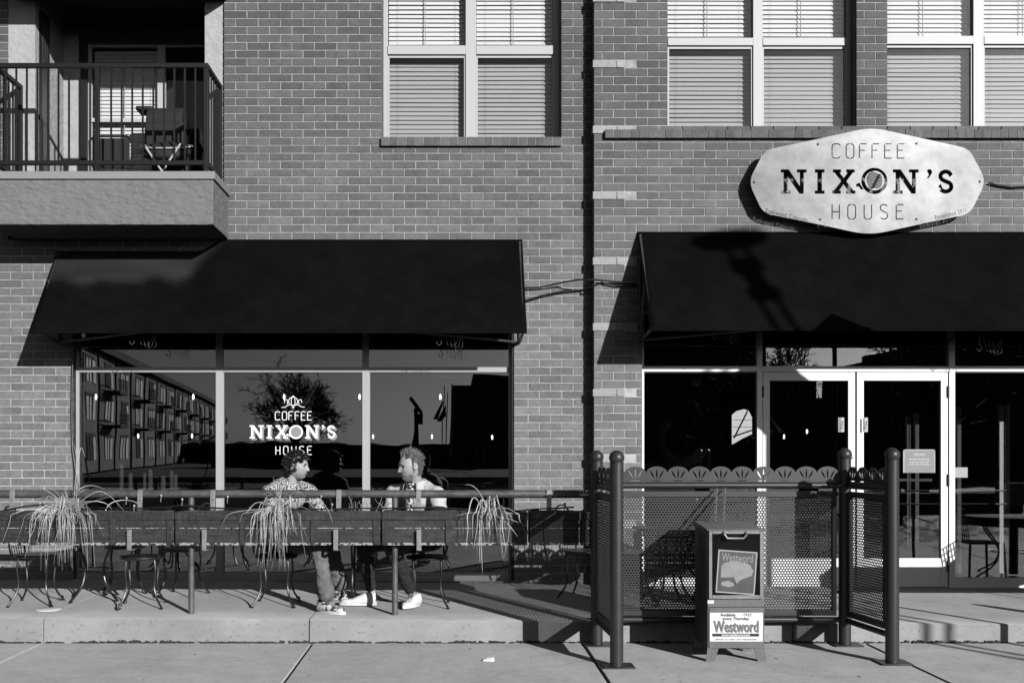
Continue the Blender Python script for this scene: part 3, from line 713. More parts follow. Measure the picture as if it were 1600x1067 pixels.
# ------------------------------------------------------------------ shop interior
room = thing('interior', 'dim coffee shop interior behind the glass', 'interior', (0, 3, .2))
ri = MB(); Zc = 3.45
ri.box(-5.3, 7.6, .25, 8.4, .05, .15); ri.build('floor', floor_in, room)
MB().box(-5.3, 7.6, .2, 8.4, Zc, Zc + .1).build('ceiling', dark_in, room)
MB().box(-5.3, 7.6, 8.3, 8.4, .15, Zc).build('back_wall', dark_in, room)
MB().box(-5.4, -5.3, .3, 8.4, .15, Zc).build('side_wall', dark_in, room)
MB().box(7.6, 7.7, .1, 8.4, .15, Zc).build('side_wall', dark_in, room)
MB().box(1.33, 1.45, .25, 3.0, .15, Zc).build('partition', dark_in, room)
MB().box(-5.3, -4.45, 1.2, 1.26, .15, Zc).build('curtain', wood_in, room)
# ledge behind the left window with glassware
box('counter', wood_in, room, -4.1, .62, 1.5, 2.1, .15, 1.12)
box('counter_edge', M('counter_lip', .25, .5), room, -4.1, .62, 1.49, 1.51, 1.10, 1.13)
shelf_m = M('shelf_metal', .3, .4)
shf = MB()
for zz in (1.25, 1.45, 1.65): shf.box(.30, .72, 1.9, 2.2, zz, zz + .012)
for xx in (.30, .71): shf.box(xx, xx + .012, 1.9, 1.912, .9, 1.9)
tag(shf.build('wire_shelf', shelf_m), 'small wire shelf standing behind the right pane of the left shop window', 'shelf')
gl_m = M('glassware', .55, .15)
gx = 0
for i, (px, hh, rr_) in enumerate([(190, 44, 3), (204, 30, 3), (226, 30, 2.2), (235, 36, 3.4), (255, 26, 3.6), (268, 34, 2.6), (274, 28, 3.4)]):
    D = 12.35; c = P(px, 766, D); s = D / F
    m = MB(); m.lathe([(.001, 1.131 - c.z), (rr_ * s, 1.131 - c.z), (rr_ * s * 1.1, 1.131 - c.z + hh * s * .8), (rr_ * s * .8, 1.131 - c.z + hh * s)], c, 10)
    o = m.build('drinking_glass', gl_m, None)
    tag(o, ['leftmost drinking glass', 'second drinking glass from the left', 'slim drinking glass, third from the left', 'tall bright drinking glass, fourth from the left', 'fifth drinking glass from the left', 'tall drinking glass, second from the right', 'rightmost drinking glass'][i] + ' on the counter behind the left window pane', 'glass', 'glassware on the counter')
for i, px in enumerate((746, 756, 766, 776, 783)):
    D = 13.0; c = P(px, 712, D); s = D / F
    o = MB().lathe([(2.0 * s, -7 * s), (2.8 * s, 7 * s)], c, 10).build('paper_cup', gl_m)
    tag(o, ['leftmost', 'second from the left', 'middle', 'second from the right', 'rightmost'][i] + ' paper cup on the shelf behind the right pane', 'cup', 'cups on the shelf')
# pendant bulbs
for i, (px, py, D, lit) in enumerate([(150, 620, 12.6, 1), (302, 620, 12.6, 1), (444, 620, 12.6, 1), (562, 620, 12.6, 1), (688, 620, 12.6, 1), (216, 681, 15.5, 1), (300, 681, 15.5, 1), (583, 682, 15.5, 1), (675, 682, 15.5, 1), (769, 683, 15.5, 1), (1225, 682, 15, 1), (1261, 674, 14, 1), (772, 622, 12.6, 0)]):
    c = P(px, py, D); s = D / F
    th = thing('pendant_lamp', 'pendant lamp in the shop, ' + ['first from the left in the front row', 'second from the left in the front row', 'just left of the lettering emblem', 'beside the middle and right panes', 'in the right pane beside the reflected flags', 'lower row at the left of the left pane', 'lower row at the right of the left pane', 'lower row next to the mullion', 'lower row in the middle of the right pane', 'lower row at the right of the right pane', 'seen low through the left door', 'seen higher through the left door', 'unlit, in the dark right part of the right pane'][i], 'lamp', c, 'pendant lamps inside the shop')
    MB().tube([(c.x, c.y, c.z + 8 * s), (c.x, c.y, Zc)], .004, 5).build('cord', black_m, th)
    MB().lathe([(.012, 6 * s), (.02, 10 * s)], c, 8).build('socket', black_m, th)
    MB().ell(c, (1.7 * s, 1.7 * s, 4.6 * s) if D < 13 else (1.4 * s, 1.4 * s, 3.6 * s), 10, 8).build('bulb', bulb_m if lit else gl_m, th)
MB().box(-4.2, .6, 1.0, 1.03, Z(590.5, 12), Z(588.5, 12)).build('ceiling_track', M('track', .3, .5), room)
# vestibule frame behind the entrance doors
vs_ = thing('vestibule_frame', 'white vertical frame bars standing inside the entrance', 'frame', (3.6, 1.2, .17))
Dv = 12.3
for a, b, yt in ((1417.5, 1420, 650), (1421.5, 1423, 650), (1430.5, 1436, 645), (1496, 1502, 636), (1562, 1568, 634), (1570, 1572, 634), (1573, 1578, 633)):
    MB().box(X(a, Dv), X(b, Dv), Y(Dv), Y(Dv) + .05, .16, Z(yt, Dv) ).build('frame_bar', white_m, vs_)
for py in (765, 786): MB().box(X(1330, Dv), X(1620, Dv), Y(Dv) - .03, Y(Dv) - .02, Z(py + 1, Dv), Z(py, Dv)).build('rail', M('reflection_bar', .5, .4), vs_)  # pale bars standing in for thin reflections in the door glass
iw = thing('glow_panel', 'small glowing eight-sided panel with crossing bars, standing in for a bright patch deep inside, left of the doors', 'window', P(1162, 665, 15))
mb_ = MB(); vv = [P(a, b, 15) for a, b in [(1145, 648), (1152, 642), (1163, 639), (1170, 642), (1175, 652), (1175, 678), (1160, 685), (1145, 694)]]; n_ = len(vv)
mb_.add(vv + [v + Vector((0, .05, 0)) for v in vv], [tuple(range(n_)), tuple(range(n_, 2 * n_))[::-1]] + [(i, i + n_, (i + 1) % n_ + n_, (i + 1) % n_) for i in range(n_)])
mb_.build('glow_pane', M('glow_pane', .3, .8, emit=2.0), iw, smooth=False)  # emissive panel added for the bright patch glimpsed through the pane
for a, b in (((1147, 684), (1168, 642)), ((1145, 682), (1175, 672)), ((1145, 656), (1175, 656)), ((1145, 667), (1175, 667))): MB().tube([P(*a, 14.98), P(*b, 14.98)], .012 if a[1] > 668 else .004, 6).build('bar', black_m, iw)
wr = MB(); c = P(1066, 686, 11.6)
wr.tube([c + Vector((.26 * math.cos(R(a)), 0, .26 * math.sin(R(a)))) for a in range(0, 360, 15)], .06, 8, closed=True)
tag(wr.build('wreath', M('wreath_twigs', .02, .9, bump=(60, 1, .03))), 'dark round wreath hanging inside the pane left of the doors', 'wreath')

# ------------------------------------------------------------------ balcony
bal = thing('balcony', 'stucco balcony with dark metal railing above the left awning', 'balcony', (-3.5, -.35, 3.905))
DB = 10.3; yB = Y(DB); bx0, bx1 = -4.70, X(333, DB) 
MB().box(bx0, bx1, yB, .30, 3.905, Z(281, DB)).build('slab', stucco2_m, bal, bevel=.008)
MB().box(bx0 - .02, bx1 + .02, yB - .02, -.001, Z(281, DB) + .003, Z(268.5, DB)).build('edge_trim', trimgrey_m, bal, bevel=.004)
zfl = Z(268.5, DB)
MB().box(-4.48, rx1 - .014, .0, .83, 4.25, zfl - .002).build('floor', conc2_m, bal)
yr = yB + .04; DBr = DB + .04
zr1 = Z(98.5, DBr); zr0 = zr1 - .045; zb1_ = Z(250.5, DBr); zb0_ = zb1_ - .045
rxa, rxb = -4.66, X(322, DBr) + .02
rl = MB().box(rxa, rxb, yr, yr + .045, zr0, zr1).build('top_rail', black_m, bal, bevel=.004)
MB().box(rxa, rxb, yr + .003, yr + .042, zb0_, zb1_).build('bottom_rail', black_m, bal, bevel=.004)
for xc in (X(151, DBr), rxb - .024, rxa + .024): MB().box(xc - .022, xc + .022, yr + .001, yr + .044, zfl, zr0).build('rail_post', black_m, bal, bevel=.003)
bme = MB().box(-.008, .008, -.008, .008, 0, zr0 - zb1_).mesh('baluster', black_m)
xb_ = X(304.5, DBr)
for k in range(20):
    xx = xb_ - k * .1066 - (0.0 if k < 9 else .0)
    if xx < rxa + .05 or abs(xx - X(151, DBr)) < .035: continue
    o = bpy.data.objects.new('baluster', bme); col.objects.link(o); o.parent = bal; o.location = Vector((xx, yr + .022, zb1_)) - bal.location
for xs_, nm in ((rxb - .045, 1), (rxa, 0)):
    MB().box(xs_, xs_ + .045, yr + .0455, -.01, zr0, zr1).build('top_rail', black_m, bal, bevel=.004)
    MB().box(xs_ + .003, xs_ + .042, yr + .0455, -.01, zb0_, zb1_).build('bottom_rail', black_m, bal, bevel=.004)
    MB().box(xs_, xs_ + .045, -.055, -.011, zfl, zr0).build('rail_post', black_m, bal, bevel=.003)
    for k in range(5):
        o = bpy.data.objects.new('baluster', bme); col.objects.link(o); o.parent = bal; o.location = Vector((xs_ + .022, yr + .13 + .1066 * k, zb1_)) - bal.location
# the balcony of the floor above (its underside just out of the picture)
b2 = thing('balcony', 'balcony of the floor above, over the railed balcony', 'balcony', (-3.5, -.35, 6.47))
MB().box(bx0, bx1, yB, -.0005, 6.47, 7.1).build('slab', stucco2_m, b2, bevel=.008)
# things standing on the balcony
ch = thing('balcony_chair', 'black sling chair standing on the balcony behind the middle post', 'chair', (X(178, 11.2), .2, zfl))
cx_ = X(178, 11.2); Zs = zfl
MB().box(cx_ - .20, cx_ + .20, .10, .115, Zs + .26, Zs + .58).build('backrest', M('sling', .012, .8), ch)
MB().tube([(cx_ - .22, .10, Zs), (cx_ - .23, .10, Zs + .55), (cx_ - .18, .10, Zs + .60), (cx_ + .18, .10, Zs + .60), (cx_ + .23, .10, Zs + .55), (cx_ + .22, .10, Zs)], .013, 8).build('frame', black_m, ch)
MB().box(cx_ - .2, cx_ + .2, .12, .5, Zs + .22, Zs + .24).build('seat', M('sling', .012, .8), ch)
rc = thing('round_chair', 'round dish chair with pale crossed legs on the balcony', 'chair', (X(258, 11.1), .15, zfl))
cx_ = X(258, 11.15)
m = MB(); rot = Matrix.Rotation(R(30), 3, 'X'); m.ell((cx_, .2, Zs + .46), (.28, .20, .10), 24, 10, rot); m.build('seat', M('sling', .012, .8), rc)
m = MB(); m.tube([(cx_ + .28 * math.cos(R(a)), .2 + .18 * math.sin(R(a)), Zs + .52 + .07 * math.sin(R(a))) for a in range(0, 360, 15)], .009, 6, closed=True); m.build('rim', vinyl_m, rc)
for sx_ in (-1, 1): MB().tube([(cx_ - sx_ * .20, .03, Zs + .50), (cx_ + sx_ * .10, .04, Zs + .05)], .011, 6).build('leg', vinyl_m, rc)
gr = thing('covered_grill', 'black grill with a side handle on the balcony behind the round chair', 'grill', (X(262, 11.4), .45, zfl))
cx_ = X(262, 11.5)
m = MB(); m.tube([(cx_ - .20, .5, Zs + .86), (cx_ + .20, .5, Zs + .86)], .17, 16); m.build('lid', M('sling', .012, .8), gr, bevel=.02)
MB().box(cx_ - .22, cx_ + .22, .34, .66, Zs + .55, Zs + .84).build('firebox', M('sling', .012, .8), gr, bevel=.03)
MB().box(cx_ - .33, cx_ - .14, .38, .6, Zs + .98, Zs + 1.03).build('side_shelf', M('sling', .012, .8), gr, bevel=.02)
MB().box(cx_ - .16, cx_ + .26, .40, .62, Zs, Zs + .545).build('cover', M('sling', .012, .8), gr, bevel=.03)
cl = MB()
rg = random.Random(4)
for k in range(12):
    a = rg.random() * 6.28; cx2 = X(125, 11.0) + rg.uniform(-.09, .12)
    cl.tube([(cx2, .06, Zs), (cx2 + .03 * math.cos(a), .06 + .03 * math.sin(a), Zs + .06), (cx2 + .08 * math.cos(a), .06 + .05 * math.sin(a), Zs + .07 + .07 * rg.random())], [.02, .018, .004], 6)
tag(cl.build('potted_succulent', M('dark_leaf', .02, .7)), 'small dark plant at the left foot of the balcony rail post', 'plant')

# ------------------------------------------------------------------ awnings
def awning(label, loc, xa, xb, ztop_f, zbot, proj, yw, left_open=True, seed=0):
    aw = thing('awning', label, 'awning', loc)
    n = 80; q = 22; vs = []; fs = []
    for i in range(n + 1):
        x = xa + (xb - xa) * i / n; zt = ztop_f(x)
        for j in range(q + 1):
            t = j / q; y = yw - proj * t; z = zt + (zbot - zt) * t
            nn_ = noise.noise((x * 1.1 + seed, t * 2.2, seed)) * .008 * math.sin(math.pi * t)
            if seed == 1 and x < X(352, 11):
                fold = math.exp(-((x - (X(345, 11) - .55 * t)) / .05) ** 2) * math.sin(math.pi * min(1, t * 1.6 + .05)) if t < .6 else 0
                nn_ += -.03 * fold
            sagb = .004 * math.sin(x * 9 + seed) * t ** 6
            vs.append((x, y + nn_, z + nn_ * .6 + sagb))
    for i in range(n):
        for j in range(q): fs.append((i * (q + 1) + j, i * (q + 1) + j + 1, (i + 1) * (q + 1) + j + 1, (i + 1) * (q + 1) + j))
    o = MB().add(vs, fs).build('canopy', canvas_m, aw, angle=80)
    at_ = o.data.attributes.new('pale_zone', 'FLOAT', 'POINT'); dv_ = []
    for (x, y, z) in vs:
        px = CX + x * F / (y + DW); py = CY - (z - EYE) * F / (y + DW); k_ = 0
        if seed == 1: k_ = min(1, max(0, (338 - (py - 393) * .9 - px) / 18)) * min(1, max(0, (446 + 10 * noise.noise((x * 4, 0, 0)) - py) / 14)) * (.55 + .5 * (noise.noise((x * 1.5, z * 7, 0)) + .5))  # paler canvas toward the upper left end
        dv_.append(max(0, k_))
    at_.data.foreach_set('value', dv_); s_ = o.modifiers.new('t', 'SOLIDIFY'); s_.thickness = .004
    MB().box(xa, xb, yw - proj - .006, yw - proj + .004, zbot - .018, zbot + .022).build('hem', canvas_m, aw, bevel=.003)
    tb = .016; yf = yw - proj + .03; zl = zbot + .012
    MB().tube([(xa + .03, yf, zl), (xb - .03, yf, zl)], tb, 8).build('front_tube', rail_m, aw)
    zw = zbot - .035
    for xx, d in ((xa + .03, 1), (xb - .03, -1)):
        MB().tube([(xx, yf, zl), (xx, yw - .01, zw)], tb, 8).build('side_tube', rail_m, aw)
        MB().tube([(xx, yw - .012, zw), (xx, yw - .012, ztop_f(xx) - .03)], tb, 8).build('wall_tube', rail_m, aw)
        MB().tube([(xx, yw - .012, ztop_f(xx) - .04), (xx, yf, zl)], tb, 8).build('rafter', rail_m, aw)
        MB().tube([(xx, yw - .02, zw), (xx + d * 1.15, yf + .01, zl - .004)], .013, 8).build('brace', rail_m, aw)
        MB().tube([(xx, yw - .02, zw + .1), (xx, yw - proj * .42, zw + .62)], .011, 8).build('strut', rail_m, aw)
    return aw
DA = 10.3
za_b = Z(518.5, DA)
def ztopL(x):
    hi = Z(374.5, 11); lo = Z(393, 11); a, b = X(308, 11), X(352, 11); t = min(1, max(0, (x - a) / (b - a))); return lo + (hi - lo) * (t * t * (3 - 2 * t))
awL = awning('black canvas awning over the three-pane window, its left end pushed down under the balcony', (-1.7, 0, 3), X(88.5, 11), X(816, 11), ztopL, za_b, .70, -.008, seed=1)
DA2 = DR - .70
awR = awning('black canvas awning over the shop entrance below the steel sign', (4, YR, 3), X(995, DR), 8.2, lambda x: Z(363, DR), Z(514.5, DA2), .70, YR - .008, seed=5)
nn2 = canvas_m.node_tree.nodes; ll2 = canvas_m.node_tree.links; at2 = nn2.new('ShaderNodeAttribute'); at2.attribute_name = 'pale_zone'
mm2 = nn2.new('ShaderNodeMath'); mm2.operation = 'MULTIPLY_ADD'; mm2.inputs[1].default_value = .025; src = nn2['Principled BSDF'].inputs['Base Color'].links[0].from_socket
ll2.new(at2.outputs['Fac'], mm2.inputs[0]); sp2 = nn2.new('ShaderNodeSeparateColor'); ll2.new(src, sp2.inputs[0]); ll2.new(sp2.outputs[0], mm2.inputs[2])
cb2 = nn2.new('ShaderNodeCombineColor'); [ll2.new(mm2.outputs[0], cb2.inputs[q]) for q in range(3)]; ll2.new(cb2.outputs[0], nn2['Principled BSDF'].inputs['Base Color'])
# hooks with wire loops hanging below the awning
def hook(px, py, D, lab):
    c = P(px, py, D); m = MB()
    m.tube([c + Vector((0, 0, .12)), c + Vector((0, 0, .05)), c + Vector((.02, 0, .03)), c + Vector((.025, 0, 0)), c + Vector((0, 0, -.025)), c + Vector((-.025, 0, 0)), c + Vector((-.015, 0, .02))], .005, 6)
    for k in range(3): m.tube([c + Vector((.05 + .05 * k, .02, .12 - .02 * k)), c + Vector((.09 + .04 * k, .02, -.02 - .02 * k)), c + Vector((.16 + .04 * k, .02, -.02 - .01 * k)), c + Vector((.24, .02, .10))], .003, 5)
    tag(m.build('awning_hook', rail_m), lab, 'hook')
hook(206, 535, 10.45, 'wire hook and looped cable under the left part of the left awning')
hook(686, 536, 10.45, 'wire hook hanging under the right part of the left awning')
hook(1117, 527, 10.35, 'wire hook hanging under the left end of the right awning')
hook(1530, 545, 10.5, 'looped cable hanging under the right awning past the doors')
# cables between the two awnings
m = MB().tube([P(818, 450, 10.95), P(845, 449, 10.95), P(880, 441, 10.9), P(905, 437, 10.8), P(928, 437, 10.78), P(960, 440, 10.8), P(994, 444, 10.82)], .009, 8)
tag(m.build('cable', hose_m), 'upper black cable crossing the brick between the two awnings', 'cable')
m = MB().tube([P(820, 470, 10.95), P(850, 461, 10.95), P(880, 455, 10.95), P(910, 453, 10.96), P(925, 448, 10.83), P(940, 441, 10.8), P(963, 446, 10.8), P(996, 447, 10.82)], .009, 8)
tag(m.build('cable', hose_m), 'lower black cable rising out of the left awning end', 'cable')
m = MB().tube([P(113.5, 545, 10.97), P(112, 640, 10.97), P(113, 700, 10.97), P(119, 740, 10.95), P(125, 780, 10.95), P(127, 890, 10.95)], .010, 8)
tag(m.build('cable', hose_m), 'black cable running down the left edge of the shop window', 'cable')
m = MB().tube([P(1545, 286, DR - .03), P(1560, 290, DR - .03), P(1580, 293, DR - .03), P(1600, 292, DR - .03), P(1640, 290, DR - .03)], .010, 8)
tag(m.build('cable', hose_m), 'black cable leaving the right side of the steel sign', 'cable')

# ------------------------------------------------------------------ steel sign with cut-out lettering
DS = DR - .155; SS = DS / F
sg = thing('shop_sign', 'large steel sign with cut-out coffee house lettering above the right awning', 'sign', P(1355, 283, DS))
c0 = (1355.0, 283.0)
def rnd_poly(pts, r, n=4):
    out = []
    for i, p in enumerate(pts):
        a = pts[i - 1]; b = pts[(i + 1) % len(pts)]; rad = r[i]
        la = math.hypot(a[0]-p[0], a[1]-p[1]); lb = math.hypot(b[0]-p[0], b[1]-p[1]); rad = min(rad, la*.4, lb*.4)
        s0 = (p[0] + (a[0]-p[0])/la*rad, p[1] + (a[1]-p[1])/la*rad); s1 = (p[0] + (b[0]-p[0])/lb*rad, p[1] + (b[1]-p[1])/lb*rad)
        for k in range(n + 1):
            t = k / n; out.append(((1-t)**2*s0[0] + 2*t*(1-t)*p[0] + t*t*s1[0], (1-t)**2*s0[1] + 2*t*(1-t)*p[1] + t*t*s1[1]))
    return out
op = rnd_poly([(1169.5, 284), (1195, 235), (1290, 215), (1361, 199), (1420, 212), (1514, 232.5), (1540.5, 283), (1516, 334), (1430, 352), (1358, 368), (1290, 353), (1192, 333)], [16, 14, 60, 70, 60, 14, 16, 14, 60, 70, 60, 14], 8)
def L(p): return [((a - c0[0]) * SS, (c0[1] - b) * SS) for a, b in p]
polys = [L(op)]
def up(polys_, ): return polys_
hS = 38.0 
def put(ch, x): return [[((x + a * hS - c0[0]) * SS, (c0[1] - 303 + b * hS) * SS) for a, b in p] for p in SER[ch][1]]
for ch_, x in (('N', 1220), ('I', 1273), ('X', 1300), ('N', 1395), ("'", 1447.5), ('S', 1464.5)): polys += put(ch_, x)
polys.append(L(arc(1366, 283, 20.5, 0, 351, 39))); polys.append(L(arc(1366.5, 282.5, 15.2, 0, 351, 39)))
polys.append(L([(1337.5, 288), (1343, 285.5), (1345.2, 290), (1349.3, 296.2), (1345.5, 297), (1341.5, 291.5), (1337.8, 292.5)]))
polys += [[(a, b) for a, b in p] for p in thin_word('COFFEE', (1300 - c0[0]) * SS, (1413 - c0[0]) * SS, (c0[1] - 247.5) * SS, 22.3 * SS)]
polys += thin_word('HOUSE', (1300 - c0[0]) * SS, (1411.5 - c0[0]) * SS, (c0[1] - 342.5) * SS, 22.6 * SS)
polys += text_polys('Englewood, Colorado', 9.6 * SS, (1195 - c0[0]) * SS, (c0[1] - 332) * SS, R(-13.2), .80)
polys += text_polys('Established 2011', 9.6 * SS, (1461 - c0[0]) * SS, (c0[1] - 343.5) * SS, R(13.0), .80)
flat_obj('plate', polys, sign_m, sg, P(1355, 283, DS), (1, 0, 0), (0, 0, 1), .002)
# engraved lines on the cup disc
m = MB(); rg = random.Random(2)
for k in range(12):
    yy = -12 + 2.2 * k; hw = math.sqrt(max(0, 13.5 ** 2 - yy ** 2)) * .92; pts = []
    for j in range(9):
        a = -hw + 2 * hw * j / 8; pts.append(P(1366.5 + a, 282.5 + yy + 1.6 * math.sin(a * .35 + k * .4), DS - .0035))
    m.tube(pts, .0050, 4)
m.build('cup_lines', ink_m, sg)
for (px, py) in ((1178.5, 285), (1278, 225.5), (1432, 224.5), (1531, 284), (1281.5, 343), (1432, 342.5)):
    MB().lathe([(.012, 0), (.012, .004), (.006, .007)], (0, 0, 0), 12)
    b_ = MB(); b_.ell(P(px, py, DS - .004), (.013, .006, .013), 12, 8); b_.build('bolt', rail_m, sg)
    b_ = MB(); b_.tube([P(px, py, DS + .004), P(px, py, DS) + Vector((0, .145, 0))], .012, 8); b_.build('standoff', rail_m, sg)

# ------------------------------------------------------------------ steel enclosure round the newspaper box
enc = thing('bench_enclosure', 'dark steel enclosure with ball-top posts and perforated side and back panels', 'screen', (2.3, -2.7, 0))
def post(px, D, ztop, plate=True):
    c = Vector((X(px, D), Y(D), 0)); r = .0505
    m = MB(); m.lathe([(r, 0), (r, ztop - .1), (r * 1.05, ztop - .098), (r * 1.05, ztop - .092)], c, 28)
    o = m.build('post', fence_m, enc)
    m = MB(); rb = .058; m.ell(c + Vector((0, 0, ztop - rb)), (rb, rb, rb * .98), 28, 18); m.build('ball_cap', fence_m, o)
    if plate: MB().box(c.x - .11, c.x + .13, c.y - .09, c.y + .10, 0, .012).build('base_plate', fence_m, o, bevel=.003)
    return c
pFL = post(963.5, 7.76, 1.64); pBL = post(932.5, 8.62, 1.64); pFR = post(1394, 7.88, 1.66); pBR = post(1320, 8.62, 1.66)
def perf(name, A, B, z0, z1, parent, pitch=.0245, rh=.0085):
    """hexagonally perforated steel sheet from A to B (horizontal), z0..z1"""
    A = Vector((A[0], A[1], 0)); B = Vector((B[0], B[1], 0)); u = (B - A); Lh = u.length; u.normalize()
    m = MB(); rows = int((z1 - z0) / (pitch * .866)); cols = int(Lh / pitch); ro = pitch / math.sqrt(3)
    vs = []; fs = []
    for j in range(rows + 1):
        for i in range(cols + 1):
            x = (i + (.5 if j % 2 else 0)) * pitch; z = z0 + j * pitch * .866
            if x > Lh: continue
            k = len(vs)
            for (rr_) in (ro, rh):
                for a in range(6):
                    an = R(30 + 60 * a); s_ = min(Lh, max(0, x + rr_ * math.cos(an))); q = A + u * s_; vs.append((q.x, q.y, min(z1, max(z0, z + rr_ * math.sin(an)))))
            for a in range(6):
                b = (a + 1) % 6; fs.append((k + a, k + b, k + 6 + b, k + 6 + a))
    o = m.add(vs, fs).build(name, fence_m, parent, smooth=False); sm = o.modifiers.new('t', 'SOLIDIFY'); sm.thickness = .002
    return o
def scallops(A, B, n, z0, z1, parent, name='scallop'):
    A = Vector((A[0], A[1], 0)); B = Vector((B[0], B[1], 0)); u = (B - A); Lh = u.length / n; un = u.normalized()
    h = z1 - z0; w_ = Lh
    outline = [(-w_/2, 0), (w_/2, 0), (w_/2, h * .55)] + [(w_/2 * math.cos(R(a)), h * .55 + (h * .45) * math.sin(R(a))) for a in range(10, 171, 10)] + [(-w_/2, h * .55)]
    holes = []
    def petal(x0, y0, x1, y1, wd):
        dx, dy = x1 - x0, y1 - y0; l = math.hypot(dx, dy); nx, ny = -dy / l * wd / 2, dx / l * wd / 2
        return [(x0, y0), (x0 + dx*.25 + nx*.7, y0 + dy*.25 + ny*.7), (x0 + dx*.55 + nx, y0 + dy*.55 + ny), (x0 + dx*.85 + nx*.5, y0 + dy*.85 + ny*.5), (x1, y1), (x0 + dx*.85 - nx*.5, y0 + dy*.85 - ny*.5), (x0 + dx*.55 - nx, y0 + dy*.55 - ny), (x0 + dx*.25 - nx*.7, y0 + dy*.25 - ny*.7)]
    holes = [petal(0, h*.18, 0, h*.86, .014), petal(-.016, h*.2, -w_*.33, h*.78, .014), petal(.016, h*.2, w_*.33, h*.78, .014), [(a * 1, b) for a, b in arc(0, h*.09, w_*.26, 0, 330, 11, .0035)]]
    me = flat_curve([outline] + holes, .003); me.materials.clear(); me.materials.append(fence_m)
    nn_ = un.cross(Vector((0, 0, 1)))
    for v in me.vertices: q = v.co.copy(); v.co = un * q.x + Vector((0, 0, 1)) * q.y + nn_ * q.z
    for i in range(n):
        o = bpy.data.objects.new(name, me); col.objects.link(o); o.parent = parent
        o.location = A + u * ((i + .5) / n) + Vector((0, 0, z0)) - root_off(parent)
Db = 8.62; yb = Y(Db)
def panel(A, B, zt_frame, zb_frame, z_tube, sc_z0, sc_z1, nsc, z_low, t=.03):
    A = Vector((A[0], A[1], 0)); B = Vector((B[0], B[1], 0)); u = (B - A).normalized(); nn_ = Vector((u.y, -u.x, 0))
    def bar(name, a, b, za, zb2, th=.018):
        p = [a - nn_ * th, b - nn_ * th, b + nn_ * th, a + nn_ * th]
        return MB().hexa([Vector((q.x, q.y, za)) for q in p] + [Vector((q.x, q.y, zb2)) for q in p]).build(name, fence_m, enc, bevel=.003)
    a = A + u * .075; b = B - u * .075
    bar('frame_rail', a, b, zt_frame - .05, zt_frame); bar('frame_rail', a, b, zb_frame, zb_frame + .045)
    bar('frame_stile', a, a + u * .035, zb_frame + .0455, zt_frame - .0505, .017); bar('frame_stile', b - u * .035, b, zb_frame + .0455, zt_frame - .0505, .017)
    perf('perforated_panel', a + u * .03, b - u * .03, zb_frame + .04, zt_frame - .045, enc)
    q0 = A + u * .04; q1 = B - u * .04
    MB().tube([(q0.x, q0.y, z_tube), (q1.x, q1.y, z_tube)], .027, 14).build('top_tube', fence_m, enc)
    MB().tube([(q0.x, q0.y, z_low), (q1.x, q1.y, z_low)], .024, 14).build('bottom_tube', fence_m, enc)
    for zz in (zb_frame + .2, zt_frame - .2):
        for e, f_ in ((A + u * .03, a), (b, B - u * .03)): bar('bracket', e, f_, zz - .015, zz + .015, .006)
    scallops(A + u * .055, B - u * .055, nsc, sc_z0, sc_z1, enc)
zt_ = Z(767, Db)
panel(pBL, pBR, zt_, Z(961, Db), Z(758, Db), Z(753, Db), Z(728.5, Db), 11, Z(967.5, Db))
panel(pFL, pBL, zt_, Z(961, Db), Z(758, Db), Z(753, Db), Z(728.5, Db), 4, Z(968, Db))
panel(pFR, pBR, zt_, Z(961, Db), Z(758, Db), Z(753, Db), Z(728.5, Db), 4, Z(968, Db))

# ------------------------------------------------------------------ newspaper box
NB = thing('newspaper_box', 'grey steel newspaper box with a hinged glass front and a white label', 'newspaper box', (X(1150, 7.95), Y(8.15), 0))
Df = 7.95; yF = Y(Df); na, nb_ = X(1105.5, Df), X(1194.5, Df); yK = yF + .42; zbx, ztp = Z(1013, Df), Z(829, Df)
MB().box(na, nb_, yF + .004, yK, zbx, ztp).build('body', box_m, NB, bevel=.006)
# sloping hood, higher at the back
hb = Z(817, Df + .42)
MB().hexa([(na - .008, yF - .012, ztp + .001), (nb_ + .008, yF - .012, ztp + .001), (nb_ + .008, yK + .006, ztp + .001), (na - .008, yK + .006, ztp + .001),
           (na - .008, yF - .012, ztp + .012), (nb_ + .008, yF - .012, ztp + .012), (nb_ - .05, yK + .006, hb + .02), (na - .008, yK + .006, hb + .02)]).build('hood', box_m, NB, bevel=.004)
# door with window
def fb(name, m, par, px0, px1, py0, py1, dy0, dy1, bev=.002):
    return box(name, m, par, X(px0, Df), X(px1, Df), yF + dy0, yF + dy1, Z(py1, Df), Z(py0, Df), bevel=bev)
nd = fb('door', M('box_inside', .006, .9, spec=.02), NB, 1113, 1185, 835, 929, -.002, .003)
for q in ((1107, 1112, 829, 935), (1186.5, 1191.5, 829, 935), (1112, 1186.5, 829, 833.5), (1112, 1186.5, 929, 935)): fb('door_frame', M('box_frame', .21, .4, var=[(8, .8, 1.15, ONE), (70, .8, 1.15, ONE)]), nd, *q, -.016, .003, .003)
pn = fb('pane', glass_nb_m, nd, 1112, 1186.5, 833.5, 929, -.011, -.009, 0)
m = MB(); pts = [P(1129, 831, Df), P(1129.5, 834, Df), P(1134, 840, Df), P(1159, 840, Df), P(1164, 834.5, Df), P(1164.5, 831, Df)]
m.tube([p + Vector((0, -.016 - (.03 if 0 < i < 5 else 0), 0)) for i, p in enumerate(pts)], .009, 8); m.build('handle', box_m, nd)
fb('seam', ink_m, NB, 1106.5, 1194, 947.5, 948.5, .001, .0045, 0)
fb('lower_panel', box_m, NB, 1108, 1193.5, 949, 1012, -.004, .004, .002)
fb('sticker', paper_m, NB, 1105.8, 1115.5, 937.5, 942.5, .0005, .004, 0)
